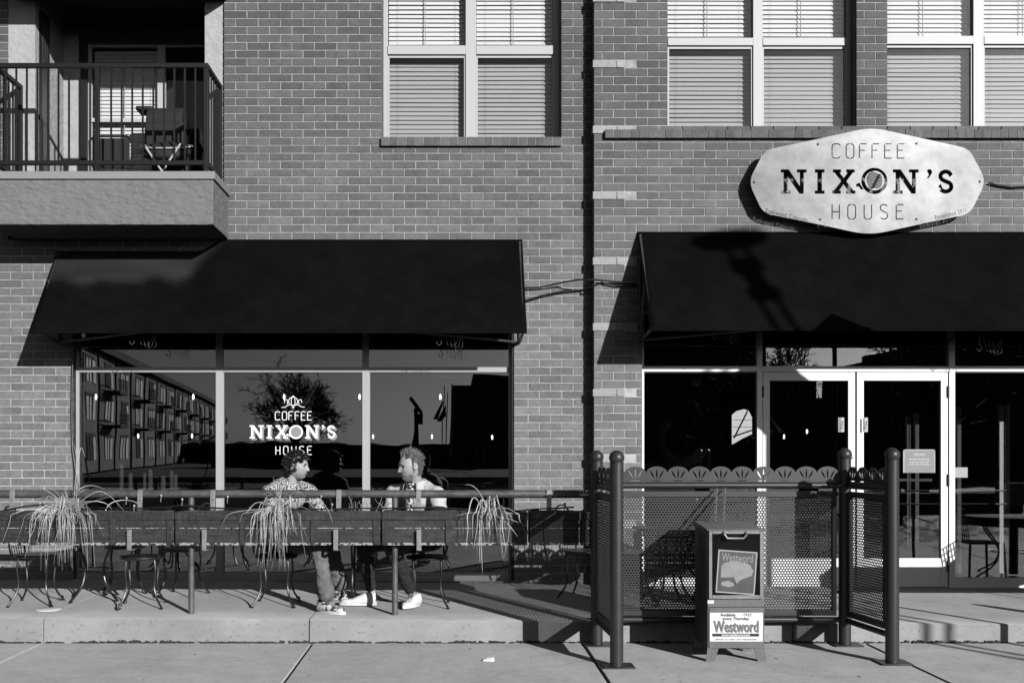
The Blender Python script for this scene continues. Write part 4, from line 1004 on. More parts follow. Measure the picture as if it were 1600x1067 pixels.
lb = fb('label_panel', paper_m, NB, 1108.5, 1191.5, 956.5, 1001.5, -.008, -.0045, .001)
def nt_(txt, px, py, size, m, sx=1, bold=0, par=lb, dy=-.0098): return text_mb('lettering', txt, size, m, par, (X(px, Df), yF + dy, Z(py, Df)), (1, 0, 0), (0, 0, 1), sx=sx, bold=bold, extrude=.0004)
nt_('Available', 1137, 960, .033, ink_m, 1.0, .0006); nt_('FREE', 1168, 960, .032, midink_m, 1.0)
nt_('every Thursday', 1149, 965.8, .033, ink_m, 1.0, .0006)
nt_('Westword', 1150.8, 979.6, .124, decal2_m, .64, .0035, dy=-.0092); nt_('Westword', 1149.6, 978.6, .124, midink_m, .64, .0016, dy=-.0105)
fb('strip', ink_m, lb, 1112.5, 1185.5, 989, 993.5, -.0095, -.0085, 0)
nt_('www.westword.com', 1149, 991.2, .026, paper_m, 1.0, .0006, dy=-.0108)
nt_('LIMITED TO ONE COPY PER READER', 1149, 998.3, .017, midink_m, 1.15)
# side label
MB().box(na - .002, na + .002, yF + .10, yF + .33, .38, 1.0).build('side_label', M('side_panel', .07, .5), NB)
text_mb('lettering', 'Westword', .15, midink_m, NB, (na - .0035, yF + .21, .72), (0, 0, 1), (0, 1, 0), sx=.8, bold=.003)
for (px, s_) in ((1103.5, 1), (1197.5, -1)):
    a = X(px, Df)
    for yy in (yF + .002, yK - .012):
        MB().hexa([(a - .004 * s_, yy, 0), (a + .065 * s_, yy, 0), (a + .065 * s_, yy + .01, 0), (a - .004 * s_, yy + .01, 0), (a + .012 * s_, yy, zbx + .01), (a + .10 * s_, yy, zbx + .01), (a + .10 * s_, yy + .01, zbx + .01), (a + .012 * s_, yy + .01, zbx + .01)] if s_ > 0 else
                  [(a + .065 * s_, yy, 0), (a - .004 * s_, yy, 0), (a - .004 * s_, yy + .01, 0), (a + .065 * s_, yy + .01, 0), (a + .10 * s_, yy, zbx + .01), (a + .012 * s_, yy, zbx + .01), (a + .012 * s_, yy + .01, zbx + .01), (a + .10 * s_, yy + .01, zbx + .01)]).build('leg', box_m, NB)
# newspaper displayed inside the window, slightly turned
mg = thing('newspaper', 'newspaper tilted behind the window of the newspaper box', 'newspaper', P(1150, 929, Df - .006))
ang = R(-4); cxm, cym = 1150.5, 893.5; uR = Vector((math.cos(ang), 0, math.sin(ang))); uU = Vector((-math.sin(ang), 0, math.cos(ang)))
cm = P(cxm, cym, Df); sF = Df / F
def mgp(a, b, dy): return cm + uR * (a * sF) + uU * (b * sF) + Vector((0, dy, 0))
def mgbox(name, m, a0, a1, b0, b1, dy0, dy1): return MB().hexa([mgp(a0, b0, dy0), mgp(a1, b0, dy0), mgp(a1, b0, dy1), mgp(a0, b0, dy1), mgp(a0, b1, dy0), mgp(a1, b1, dy0), mgp(a1, b1, dy1), mgp(a0, b1, dy1)]).build(name, m, mg)
mgbox('sheet', paper_m, -30.5, 30.5, -33.5, 33.5, -.006, -.003)
mgbox('cover_print', cover_m, -28.5, 28.5, -31.5, 31.5, -.0066, -.0061)
text_mb('lettering', 'Westword', .092, M('cover_ink', .5, .6), mg, mgp(0, 22, -.0072), uR, uU, sx=.60, bold=.0012, extrude=.0003)
pale = M('cover_picture', .55, .6, var=(20, .85, 1.1, ONE)); pale2 = M('cover_picture_light', .55, .6)
flat_obj('cover_picture', [[(a * sF, b * sF) for a, b in ([(-24, 8)] + arc(0, 8, 24, 150, 30, 8, 9) + [(26, 4), (24, -4), (6, -12), (2, -18), (-4, -8), (-24, -10)])]], pale, mg, cm + Vector((0, -.0070, 0)), uR, uU, .0002)
flat_obj('cover_picture', [[(a * sF, b * sF) for a, b in ([(-23, -17), (-12, -14), (-4, -17), (-2, -21), (-10, -24), (-22, -22)])]], pale2, mg, cm + Vector((0, -.0070, 0)), uR, uU, .0002)
# chain from the enclosure tube to the box
def chain(p0, p1, lab):
    m = thing('chain', lab, 'chain', p0, 'chains holding the newspaper box'); p0, p1 = Vector(p0), Vector(p1); n = int((p1 - p0).length / .022); d = (p1 - p0).normalized()
    for i in range(n):
        c = p0.lerp(p1, (i + .5) / n); side = Vector((1, 0, 0)) if i % 2 else Vector((0, 1, 0)); lm = MB()
        lm.tube([c + d * (.016 * math.sin(R(a))) + side * (.008 * math.cos(R(a))) for a in range(0, 360, 45)], .0034, 5, closed=True); lm.build('chain_link', strap_m, m)
zc0 = Z(762, Db)
chain((X(1122, Db) - .02, yb - .035, zc0), (X(1117, 8.2), Y(8.2), Z(815, 8.2)), 'steel chain from the enclosure tube to the box, left of two')
chain((X(1131, Db), yb - .035, zc0), (X(1130, 8.2), Y(8.2), Z(815, 8.2)), 'steel chain from the enclosure tube to the box, right of two')

# ------------------------------------------------------------------ railing and planters
rail = thing('patio_railing', 'steel tube railing along the patio edge with strap brackets', 'railing', (-2, Y(9.0), .21))
Dr = 9.0; zrl = Z(771.5, Dr)
m = MB(); m.tube([(-9, Y(Dr), zrl), (X(922, Dr), Y(Dr), zrl)], .036, 18); m.build('top_rail', pipe_m, rail)
for px in (-21, 299, 617):
    x = X(px, Dr); m = MB(); m.tube([(x, Y(Dr), zp(x, Y(Dr)) - .01), (x, Y(Dr), zrl - .03)], .026, 16); m.build('post', pipe_m, rail)
for px in (18, 218, 332, 529, 654, 858):
    x = X(px, 8.95); y = Y(Dr) - .038
    m = MB(); m.box(x - .022, x + .022, y - .006, y, .0 + Z(797, 8.93), zrl + .03); m.box(x - .022, x + .022, y - .006, Y(Dr) + .03, zrl + .0305, zrl + .038)
    m.build('strap_bracket', strap_m, rail, bevel=.002)
    b_ = MB(); b_.ell((x, y - .008, zrl - .05), (.006, .004, .006), 8, 6); b_.build('bolt', rail_m, rail)
def planter(pa, pb, battens, lab, D0=8.87, dark=False, bvis=True):
    xa, xb = X(pa, D0), X(pb, D0); y0 = Y(D0); dep = .24; z0, z1 = Z(850.5, D0), Z(800, D0)
    pl = thing('planter_box', lab, 'planter', ((xa + xb) / 2, y0 + dep / 2, z0), 'wooden planter boxes hung on the railing')
    zj = Z(824.5, D0); zt = Z(812.5, D0)
    box('board', wood_m, pl, xa, xb, y0 + .012, y0 + .032, z0, zj - .003, bevel=.002)
    box('board', wood_m, pl, xa, xb, y0 + .0125, y0 + .032, zj + .0005, zt, bevel=.002)
    box('top_board', wood_m, pl, xa - .004, xb + .004, y0, y0 + .032, zt + .002, z1, bevel=.004)
    box('worn_edge', worn_m, pl, xa, xb, y0 + .0085, y0 + .03, z0 - .006, z0 + .015)
    box('worn_edge', worn_m, pl, xa, xb, y0 + .0105, y0 + .0125, zj - .006, zj + .001)
    for (a, b) in battens: box('batten', wood_m, pl, X(a, D0), X(b, D0), y0 - .002, y0 + .0118, z0 - .002, zt + .0015, bevel=.002)
    box('back_board', wood_m, pl, xa, xb, y0 + dep - .022, y0 + dep, z0, z1)
    box('end_board', wood_m, pl, xa, xa + .02, y0 + .033, y0 + dep - .023, z0 + .003, z1 - .003); box('end_board', wood_m, pl, xb - .02, xb, y0 + .033, y0 + dep - .023, z0 + .003, z1 - .003)
    box('bottom_board', wood_m, pl, xa + .021, xb - .021, y0 + .033, y0 + dep - .023, z0 + .002, z0 + .02)
    # soil surface, uneven
    m = MB(); n = 40; vs = []; fs = []
    for i in range(n + 1):
        for j in range(5):
            x = xa + .02 + (xb - xa - .04) * i / n; y = y0 + .033 + (dep - .056) * j / 4; vs.append((x, y, z1 - .006 + .018 * noise.noise((x * 9, y * 9, 0)) + (.012 if 0 < j < 4 else 0)))
    for i in range(n):
        for j in range(4): fs.append((i * 5 + j, (i + 1) * 5 + j, (i + 1) * 5 + j + 1, i * 5 + j + 1))
    m.add(vs, fs).build('soil', soil_m, pl)
    return pl
planter(-260, 271, [(-60, -50), (50, 57), (171, 181), (260, 270)], 'weathered planter box at the left edge of the picture')
planter(273.5, 594, [(274, 280.5), (374, 382), (485, 491), (583, 593)], 'weathered planter box between the two visible railing posts')
planter(596.5, 824, [(597, 606), (696, 711), (808, 815)], 'weathered planter box right of the grey haired man')
planter(828, 921, [(850, 858)], 'short dark planter box in the shade of the steel enclosure', D0=8.9)
pr = planter(1640, 1998, [(1700, 1712), (1850, 1862)], 'weathered planter box beyond the right picture edge')
# steel hooks under the planters
for px in (202, 319, 524.5, 654.5):
    x = X(px, 8.84); y = Y(8.84) 
    m = MB(); m.box(x - .020, x + .020, y - .004, y + .0, Z(859, 8.84), Z(827, 8.84)); m.box(x - .020, x + .022, y + .0005, y + .30, Z(860, 8.84), Z(858.7, 8.84) - .001)
    m.build('planter_hook', strap_m, rail, bevel=.002)
# irrigation tube
def sag(pts, n=6):
    out = []
    for i in range(len(pts) - 1):
        p0 = pts[max(0, i - 1)]; p1 = pts[i]; p2 = pts[i + 1]; p3 = pts[min(len(pts) - 1, i + 2)]
        for k in range(n):
            t = k / n; out.append(.5 * ((2 * p1) + (-p0 + p2) * t + (2 * p0 - 5 * p1 + 4 * p2 - p3) * t * t + (-p0 + 3 * p1 - 3 * p2 + p3) * t ** 3))
    out.append(pts[-1]); return out
hz = [P(a, b, 8.95) for a, b in [(-40, 800), (0, 798), (40, 791), (75, 788), (115, 790), (150, 793), (200, 794), (255, 793), (285, 789), (330, 793), (380, 795), (420, 796), (470, 795), (520, 795), (560, 794), (600, 794), (640, 793), (680, 793), (720, 795), (760, 797), (800, 798), (840, 795), (880, 793), (897, 792)]]
tag(MB().tube(sag(hz), .007, 8).build('drip_hose', hose_m), 'black drip hose lying along the tops of the planters', 'hose')
EMI = ['beside the large spiky plant, leftmost', 'left of the second strap bracket', 'touching the second strap bracket', 'left of the left railing post', 'above the joint of the first two planters', 'beside the third strap bracket', 'in front of the floral shirt', 'between the floral man and the fourth bracket', 'on the short dark planter at the right']
for i, (px, py) in enumerate([(62, 788), (197, 780), (209, 792), (251, 776), (284, 782), (355, 778), (501, 777), (518, 790), (882, 789)]):
    c = P(px, py + 8, 8.94); m = MB(); m.tube([c, c + Vector((.004, 0, .05))], .003, 6); m.ell(c + Vector((.004, 0, .055)), (.011, .011, .014), 8, 6)
    tag(m.build('drip_emitter', strap_m), 'small irrigation emitter ' + EMI[i], 'emitter', 'drip emitters on the planters')

# spiky plants: long drooping dry blades
def blade_mesh(pts, w0):
    vs = []; fs = []; n = len(pts)
    for i, p in enumerate(pts):
        t = pts[min(n - 1, i + 1)] - pts[max(0, i - 1)]; side = t.cross(Vector((0, 1, .2)))
        if side.length < 1e-6: side = Vector((1, 0, 0))
        side.normalize(); wd = w0 * (1 - (i / (n - 1)) ** 2.2) + .0006; up_ = side.cross(t).normalized() * wd * .35
        vs += [p - side * wd, p + up_, p + side * wd, p - up_ * .2]
    for i in range(n - 1):
        for k in range(4): fs.append((i * 4 + k, i * 4 + (k + 1) % 4, (i + 1) * 4 + (k + 1) % 4, (i + 1) * 4 + k))
    return vs, fs
def plant(px, py, D, n, lab, seed, spread, droop, upright=0, w0=.0026):
    c = P(px, py, D); c.z = Z(800, D); th = thing('spiky_plant', lab, 'plant', c); rg = random.Random(seed)
    for k in range(n):
        up_ = k < upright; o_ = Vector((rg.gauss(0, .035), rg.uniform(-.05, .02), 0)); pts = []
        if up_:
            dx = rg.gauss(0, .7) * spread; H = rg.uniform(.12, .42); b = rg.uniform(.0, .22)
            for i in range(12): t = i / 11; pts.append(c + o_ * .5 + Vector((dx * t ** 1.5, -.10 * t, H * t - b * t ** 3)))
        else:
            dx = rg.gauss(0, .55) * spread; L_ = rg.uniform(*droop); rise = rg.uniform(.01, .08) * (1 if rg.random() < .7 else 2.2); kink = rg.uniform(.9, 1.9); out_ = .10 + .06 * rg.random(); bend = rg.gauss(0, .03); wob = rg.gauss(0, .012)
            for i in range(16):
                t = i / 15; h_ = rise * math.sin(math.pi * min(1, t * 2.4)) if t < .417 else -L_ * ((t - .417) / .583) ** kink
                s_ = min(1, t / .5) ** .8; pts.append(c + o_ + Vector((dx * (s_ * .8 + .2 * t) + bend * t * t + wob * math.sin(t * 7), -(out_ + .02) * min(1, t / .40), h_)))
        vs, fs = blade_mesh(pts, w0 * rg.uniform(.55, 1.25)); MB().add(vs, fs).build('leaf', leaf_m, th)
plant(108, 790, 8.93, 96, 'large dry spiky plant with upright blades at the left window edge', 1, .30, (.04, .50), 22)
plant(438, 790, 8.93, 78, 'dry spiky plant hanging in front of the man in the floral shirt', 2, .21, (.08, .50), 10)
plant(764, 790, 8.93, 26, 'smaller dry spiky plant hanging over the right planter', 5, .24, (.03, .45), 2, w0=.0036)
# long single blades of the plants
def longblade(th_px, lst, parent_name_idx):
    th = [o for o in bpy.data.objects if o.name.startswith('spiky_plant')][parent_name_idx]
    for l_ in lst:
        vs, fs = blade_mesh(sag([P(a, b, 8.80 if j else 8.9) for j, (a, b) in enumerate(l_)], 4), .0036); MB().add(vs, fs).build('leaf', leaf_m, th)
longblade(0, [[(115, 790), (118, 750), (126, 700), (133, 715)], [(112, 790), (120, 768), (140, 758), (165, 764)], [(115, 792), (150, 768), (172, 775), (193, 797)], [(118, 790), (122, 740), (118, 705), (113, 690)], [(108, 790), (102, 780), (96, 768)], [(120, 792), (145, 783), (165, 786), (175, 796)]], 0)
longblade(1, [[(438, 790), (435, 775), (430, 760), (427, 745)], [(442, 790), (460, 768), (478, 775)], [(445, 790), (500, 783), (520, 815)], [(438, 792), (405, 795), (360, 802), (346, 822)], [(436, 792), (410, 796), (385, 802)]], 1)
longblade(2, [[(752, 798), (752, 785), (756, 781), (761, 786), (760, 797)], [(755, 800), (735, 801), (712, 806)], [(765, 800), (790, 800), (818, 806)], [(763, 800), (800, 812), (827, 824)], [(765, 801), (790, 815), (809, 838)], [(752, 800), (752, 850), (754, 896)], [(750, 802), (749, 845), (750, 880)]], 2)
# twigs and a wooden stake stump in the middle planter
tw = MB(); rg = random.Random(8)
for k in range(16):
    p = P(545 + 60 * rg.random(), 799, 8.95); q = p + Vector((rg.uniform(-.06, .06), 0, rg.uniform(.04, .14))); tw.tube([p, (p + q) / 2 + Vector((.01, 0, .01)), q], .0025, 5)
    if rg.random() < .6: tw.tube([(p + q) / 2, (p + q) / 2 + Vector((rg.uniform(-.06, .06), 0, .05))], .0018, 4)
tag(tw.build('bare_twigs', leaf_m), 'bare pale twigs growing from the middle planter', 'twigs')

# ------------------------------------------------------------------ patio chairs and tables
def chair_at(px, D, rot, lab, nm='patio_chair', hseat=.45, grp='wrought iron patio chairs'):
    x, y = X(px, D), Y(D); z = zp(x, y); th = thing(nm, lab, 'chair', (x, y, z), grp); rm = Matrix.Rotation(rot, 3, 'Z'); o = Vector((x, y, z))
    def T(*p): return [o + rm @ Vector(q) for q in p]
    m = MB(); m.lathe([(.195, hseat - .012), (.20, hseat), (.195, hseat + .012), (.12, hseat + .018)], o, 28); m.build('seat', iron_m, th)
    for k in range(4):
        a = R(45 + 90 * k); u = Vector((math.cos(a), math.sin(a), 0)); pts = [u * .17 + Vector((0, 0, hseat)), u * .185 + Vector((0, 0, hseat * .75)), u * .17 + Vector((0, 0, hseat * .45)), u * .20 + Vector((0, 0, hseat * .22)), u * .27 + Vector((0, 0, .012))]
        m = MB(); m.tube(sag(T(*pts), 4), .0095, 8)
        cc2 = u * .245 + Vector((0, 0, .03))
        if k in (2, 3): m.tube([o + rm @ (cc2 + u * (-.022 * math.cos(R(b))) + Vector((0, 0, .022 * math.sin(R(b))))) for b in range(-90, 200, 30)], .005, 6)
        q = o + rm @ (u * .27); m.lathe([(.017, 0), (.017, .008), (.008, .012)], q, 10)
        m.build('leg', iron_m, th)
    m = MB(); m.tube(sag(T((-.19, .16, hseat), (-.20, .20, hseat + .22), (-.15, .235, hseat + .40), (0, .25, hseat + .45), (.15, .235, hseat + .40), (.20, .20, hseat + .22), (.19, .16, hseat)), 5), .009, 8); m.build('back_frame', iron_m, th)
    m = MB()
    for k in range(5): xx = -.12 + .06 * k; m.tube(T((xx, .17, hseat + .01), (xx * 1.1, .215, hseat + .25), (xx, .24, hseat + .42)), .004, 5)
    m.tube(T((-.195, .19, hseat + .16), (.195, .19, hseat + .16)), .005, 5)
    m.build('back_wires', iron_m, th); return th
def table_at(px, D, lab, r=.34, h=.72, grp='round iron patio tables', rot=0, nleg=4):
    x, y = X(px, D), Y(D); z = zp(x, y); th = thing('patio_table', lab, 'table', (x, y, z), grp); o = Vector((x, y, z))
    m = MB(); m.lathe([(r - .01, h - .02), (r, h - .016), (r, h - .002), (r - .008, h)], o, 36); m.build('table_top', iron_m, th)
    for k in range(nleg):
        a = rot + 2 * math.pi * (k + .5) / nleg; u = Vector((math.cos(a), math.sin(a), 0))
        pts = [o + u * (r * .8) + Vector((0, 0, h - .02)), o + u * (r * .62) + Vector((0, 0, h * .72)), o + u * (r * .35) + Vector((0, 0, h * .45)), o + u * (r * .45) + Vector((0, 0, h * .2)), o + u * (r * .85) + Vector((0, 0, .01))]
        m = MB(); m.tube(sag(pts, 4), .011, 8); q = o + u * (r * .85); m.lathe([(.02, 0), (.02, .008), (.01, .012)], q, 10); m.build('leg', iron_m, th)
    m = MB(); m.tube([o + Vector((r * .4 * math.cos(R(a)), r * .4 * math.sin(R(a)), h * .4)) for a in range(0, 360, 20)], .007, 6, closed=True); m.build('ring', iron_m, th)
    return th
chair_at(57, 9.45, R(95), 'wrought iron chair nearest the left picture edge, under the left planter')
table_at(148, 9.75, 'round iron table behind the largest spiky plant', rot=.3)
chair_at(222, 9.35, R(-80), 'wrought iron chair left of the left railing post', )
chair_at(285, 10.0, R(-100), 'wrought iron chair behind the left railing post, next to the wall')
chair_at(195, 10.2, R(20), 'wrought iron chair between the left table and the wall')
chair_at(432, 9.5, R(90), 'wrought iron chair carrying the man in the floral shirt')
table_at(552, 9.75, 'round iron table between the two men', r=.32, rot=.8)
chair_at(668, 9.5, R(-90), 'wrought iron chair carrying the man in the pale jacket')
chair_at(912, 10.1, R(60), 'wrought iron chair in front of the brick pier')
table_at(1045, 9.8, 'round iron table seen through the perforated panel', rot=.2)
chair_at(985, 10.0, R(100), 'wrought iron chair left of the table behind the perforated panel')
chair_at(1120, 10.0, R(-95), 'wrought iron chair right of the table behind the perforated panel')

it = table_at(1774, 9.9, 'black round patio table mirrored in the right pane, standing beyond the right edge', r=.62, h=.71, rot=.5)
bt = M('black_laminate', .008, .8, spec=.05)
for q_ in it.children:
    if q_.name.startswith('table_top'): q_.data = q_.data.copy(); q_.data.materials[0] = bt
tc = it.location.copy(); MB().lathe([(.57, .60), (.60, .689)], tc, 36).build('apron', black_m, it); MB().tube([tc + Vector((0, 0, .02)), tc + Vector((0, 0, .62))], .05, 10).build('column', black_m, it)
ic = thing('mesh_chair', 'black wire-mesh chair mirrored in the right door, standing beyond the right edge', 'chair', (6.08, Y(10.1), zp(5.5, -.9)))
cc_ = ic.location.copy(); MB().box(cc_.x - .2, cc_.x + .2, cc_.y - .2, cc_.y + .2, cc_.z + .40, cc_.z + .42).build('seat', iron_m, ic)
for sx_ in (-1, 1):
    for sy_ in (-1, 1): MB().tube([cc_ + Vector((sx_ * .19, sy_ * .19, .41)), cc_ + Vector((sx_ * .21, sy_ * .21, .0))], .014, 6).build('leg', iron_m, ic)
gm = MB()
for k in range(8): gm.tube([cc_ + Vector((-.19, -.18 + .36 * k / 7, .42)), cc_ + Vector((-.25, -.18 + .36 * k / 7, .80))], .006, 5)
for k in range(7): gm.tube([cc_ + Vector((-.19 - .06 * k / 6, -.18, .43 + .37 * k / 6)), cc_ + Vector((-.19 - .06 * k / 6, .18, .43 + .37 * k / 6))], .006, 5)
gm.build('wire_back', iron_m, ic)
bs = thing('board_sign', 'grey board reading COFFEE whose mirrored end shows in the far right pane', 'sign', (6.75, Y(10.36), 1.02))
MB().box(6.14, 7.25, Y(10.37), Y(10.355), 1.02, 1.27).build('board', M('board_grey', .5, .6), bs)
for xx in (6.2, 7.2): MB().tube([(xx, Y(10.38), zp(5.5, -.6)), (xx, Y(10.38), 1.25)], .012, 8).build('leg', black_m, bs)
text_mb('lettering', 'COFFEE', .19, ink_m, bs, (6.70, Y(10.352), 1.145), (-1, 0, 0), (0, 0, 1), bold=.004, sx=1.15)
# small things on the ground
o = MB().lathe([(.11, 0), (.115, .004), (.10, .012), (.02, .013)], (X(76, 9.12), Y(9.12), zp(X(76, 9.12), Y(9.12))), 28).build('access_cover', M('cover_plate', .75, .6)); tag(o, 'pale round cover plate lying on the patio edge at the left', 'cover')
lt = MB(); c = Vector((X(763, 7.95), Y(7.95), 0)); lt.add([c + Vector(q) for q in ((-.045, 0, .002), (.02, -.02, .002), (.048, 0, .004), (.045, .02, .03), (.0, .03, .026), (-.04, .01, .012))], [(0, 1, 2, 3, 4, 5), (5, 4, 3, 2, 1, 0)])
sm = lt.build('paper_scrap', litter_m); tag(sm, 'crumpled white paper scrap lying on the sidewalk', 'litter')

# ------------------------------------------------------------------ people
def remesh(mb, name, m, parent, voxel=.007, smooth=3, sf=.5):
    me = bpy.data.meshes.new('tmp'); me.from_pydata(mb.v, [], mb.f)
    bm = bmesh.new(); bm.from_mesh(me); bmesh.ops.remove_doubles(bm, verts=bm.verts, dist=1e-5); bmesh.ops.recalc_face_normals(bm, faces=bm.faces); bm.to_mesh(me); bm.free()
    o = bpy.data.objects.new('tmp', me); col.objects.link(o)
    r = o.modifiers.new('r', 'REMESH'); r.mode = 'VOXEL'; r.voxel_size = voxel
    if smooth: s_ = o.modifiers.new('s', 'SMOOTH'); s_.factor = sf; s_.iterations = smooth
    dg = bpy.context.evaluated_depsgraph_get(); out = bpy.data.meshes.new_from_object(o.evaluated_get(dg)); bpy.data.objects.remove(o)
    L_ = root_off(parent)
    for v in out.vertices: v.co -= L_
    out.polygons.foreach_set('use_smooth', [True] * len(out.polygons)); out.materials.clear(); out.materials.append(m); out.name = name
    ob = bpy.data.objects.new(name, out); col.objects.link(ob); ob.parent = parent; return ob
def limb(m, pts, rs, n=14):
    P_ = []; Q = []
    for i in range(len(pts) - 1):
        a, b = Vector(pts[i]), Vector(pts[i + 1])
        for k in range(6): t = k / 6; P_.append(a.lerp(b, t)); Q.append(rs[i] * (1 - t) + rs[i + 1] * t)
    P_.append(Vector(pts[-1])); Q.append(rs[-1]); m.tube(P_, Q, n)
    for p, r in zip(pts, rs): m.ell(p, (r, r, r), 14, 10)
def ex(v): return math.exp(-v)
def head_surface(p):
    """p on the unit sphere -> head point (x forward, y side, z up)"""
    x, y, z = p.x * .098, p.y * .077, p.z * .120
    if z < 0:
        t = min(1, -z / .12); y *= 1 - .30 * t * t; 
        sn = max(.30, math.sqrt(max(0, 1 - p.z * p.z)))
        if x < 0: x *= 1 - .42 * t
        else: x *= sn ** -.42
        y *= sn ** -.22
    if z > .0 and x < 0: x *= 1.06
    f = 1 if x > 0 else 0
    if f:
        x += .006 * ex(((z - .022) / .010) ** 2) * ex((y / .05) ** 4)
        x -= .016 * ex(((abs(y) - .030) / .013) ** 2 + ((z - .004) / .012) ** 2)
        n_ = 0
        if -.044 < z < .018: n_ = min(1, (.018 - z) / .05) if z > -.032 else max(0, (z + .044) / .012)
        x += .031 * n_ * ex((y / .0125) ** 2)
        x += .005 * ex((y / .022) ** 2) * (ex(((z + .060) / .006) ** 2) + 1.1 * ex(((z + .073) / .0065) ** 2)) - .004 * ex((y / .022) ** 2 + ((z + .0665) / .003) ** 2)
        x += .009 * ex(((z + .102) / .018) ** 2 + (y / .026) ** 2)
        x += .004 * ex(((abs(y) - .045) / .018) ** 2 + ((z + .02) / .02) ** 2)
    return Vector((x, y, z))
def add_head(m, H, c, s=1.0):
    vs = []; fs = []; n = 72; q = 60
    for i in range(q + 1):
        th = math.pi * i / q
        for k in range(n):
            a = 2 * math.pi * k / n; vs.append(c + H @ (head_surface(Vector((math.sin(th) * math.cos(a), math.sin(th) * math.sin(a), math.cos(th)))) * s))
    for i in range(q):
        for k in range(n): fs.append((i * n + k, (i + 1) * n + k, (i + 1) * n + (k + 1) % n, i * n + (k + 1) % n))
    m.add(vs, fs)
    for sy_ in (-1, 1):
        rr_ = H @ Matrix.Rotation(R(18 * sy_), 3, 'Z')
        m.ell(c + H @ (Vector((-.008, sy_ * .080, -.008)) * s), (.017 * s, .008 * s, .031 * s), 12, 8, rr_)
        m.tube([c + H @ (Vector((-.008 + .017 * math.cos(R(a)), sy_ * (.086), -.006 + .029 * math.sin(R(a)))) * s) for a in range(-60, 250, 25)], .0042 * s, 6)
def add_hand(m, w_, d, up_, s=1.0):
    """hand at wrist w_, pointing along d, palm normal up_; gently curled"""
    d = Vector(d).normalized(); up_ = Vector(up_).normalized(); sd_ = d.cross(up_).normalized()
    for k in range(5): t = k / 4; m.ell(w_ + d * (.02 + .065 * t), (.022, .022, .022), 10, 8) if False else None
    limb(m, [w_, w_ + d * .045, w_ + d * .08], [.024, .030, .030], 10)
    for i, (off_, ln) in enumerate(((-.030, .068), (-.010, .078), (.010, .074), (.029, .058))):
        b = w_ + d * .085 + sd_ * off_
        k1 = b + d * ln * .45 - up_ * .006; k2 = k1 + d * ln * .30 - up_ * .018; k3 = k2 + d * ln * .15 - up_ * .024
        limb(m, [w_ + d * .05 + sd_ * off_ * .8, b, k1, k2, k3], [.010, .0095, .0088, .0080, .0070], 8)
    t0 = w_ + d * .025 - sd_ * .022; limb(m, [t0, t0 - sd_ * .028 + d * .025, t0 - sd_ * .036 + d * .055 - up_ * .01], [.012, .010, .0085], 8)
def hair_strands(name, m, parent, H, c, s, n, seed, curly, cover, vol):
    rg = random.Random(seed); mb = MB(); cnt = 0
    while cnt < n:
        v = Vector((rg.gauss(0, 1), rg.gauss(0, 1), rg.gauss(0, 1))).normalized(); q = head_surface(v)
        if not cover(q): continue
        cnt += 1; nn_ = Vector((q.x / .098 ** 2, q.y / .077 ** 2, q.z / .12 ** 2)).normalized(); p0 = q * .98
        if curly:
            r = rg.uniform(.006, .012); L_ = rg.uniform(.6, 1.0) * vol; t1 = nn_.orthogonal().normalized(); t1 = (Matrix.Rotation(rg.random() * 6.28, 3, nn_) @ t1); t2 = nn_.cross(t1); ph = rg.random() * 6
            pts = [p0 + nn_ * L_ * i / 9 + (t1 * math.cos(ph + i * .95) + t2 * math.sin(ph + i * .95)) * r * min(1, i / 3) + Vector((0, 0, -.010 * (i / 9) ** 2)) for i in range(10)]
            mb.tube([c + H @ (p * s) for p in pts], [.0036 * (1 - .05 * i) for i in range(10)], 5)
        else:
            fl = Vector((-1, 0, .25)) if q.z > .05 else Vector((-.6, 0, -.8)); fl = fl - nn_ * fl.dot(nn_); fl.normalize()
            big = 1.0 if q.z > .05 else .55
            fl = fl + Vector((rg.gauss(0, .42), rg.gauss(0, .42), rg.gauss(0, .42))); L_ = rg.uniform(.5, 1.25) * vol * big; lift = rg.uniform(.2, .8)
            pts = [p0 + nn_ * (.004 + .020 * lift * math.sin(i / 5 * 2.2)) * big + fl * L_ * (i / 5) for i in range(6)]
            mb.tube([c + H @ (p * s) for p in pts], [.0026, .0030, .0028, .0024, .0017, .0008], 5)
    return mb.build(name, m, parent)
def frame_of(fwd, tilt=0):
    f = Vector(fwd).normalized(); l_ = Vector((0, 0, 1)).cross(f).normalized(); u = f.cross(l_); mt = Matrix((f, l_, u)).transposed(); return mt @ Matrix.Rotation(tilt, 3, 'Y')
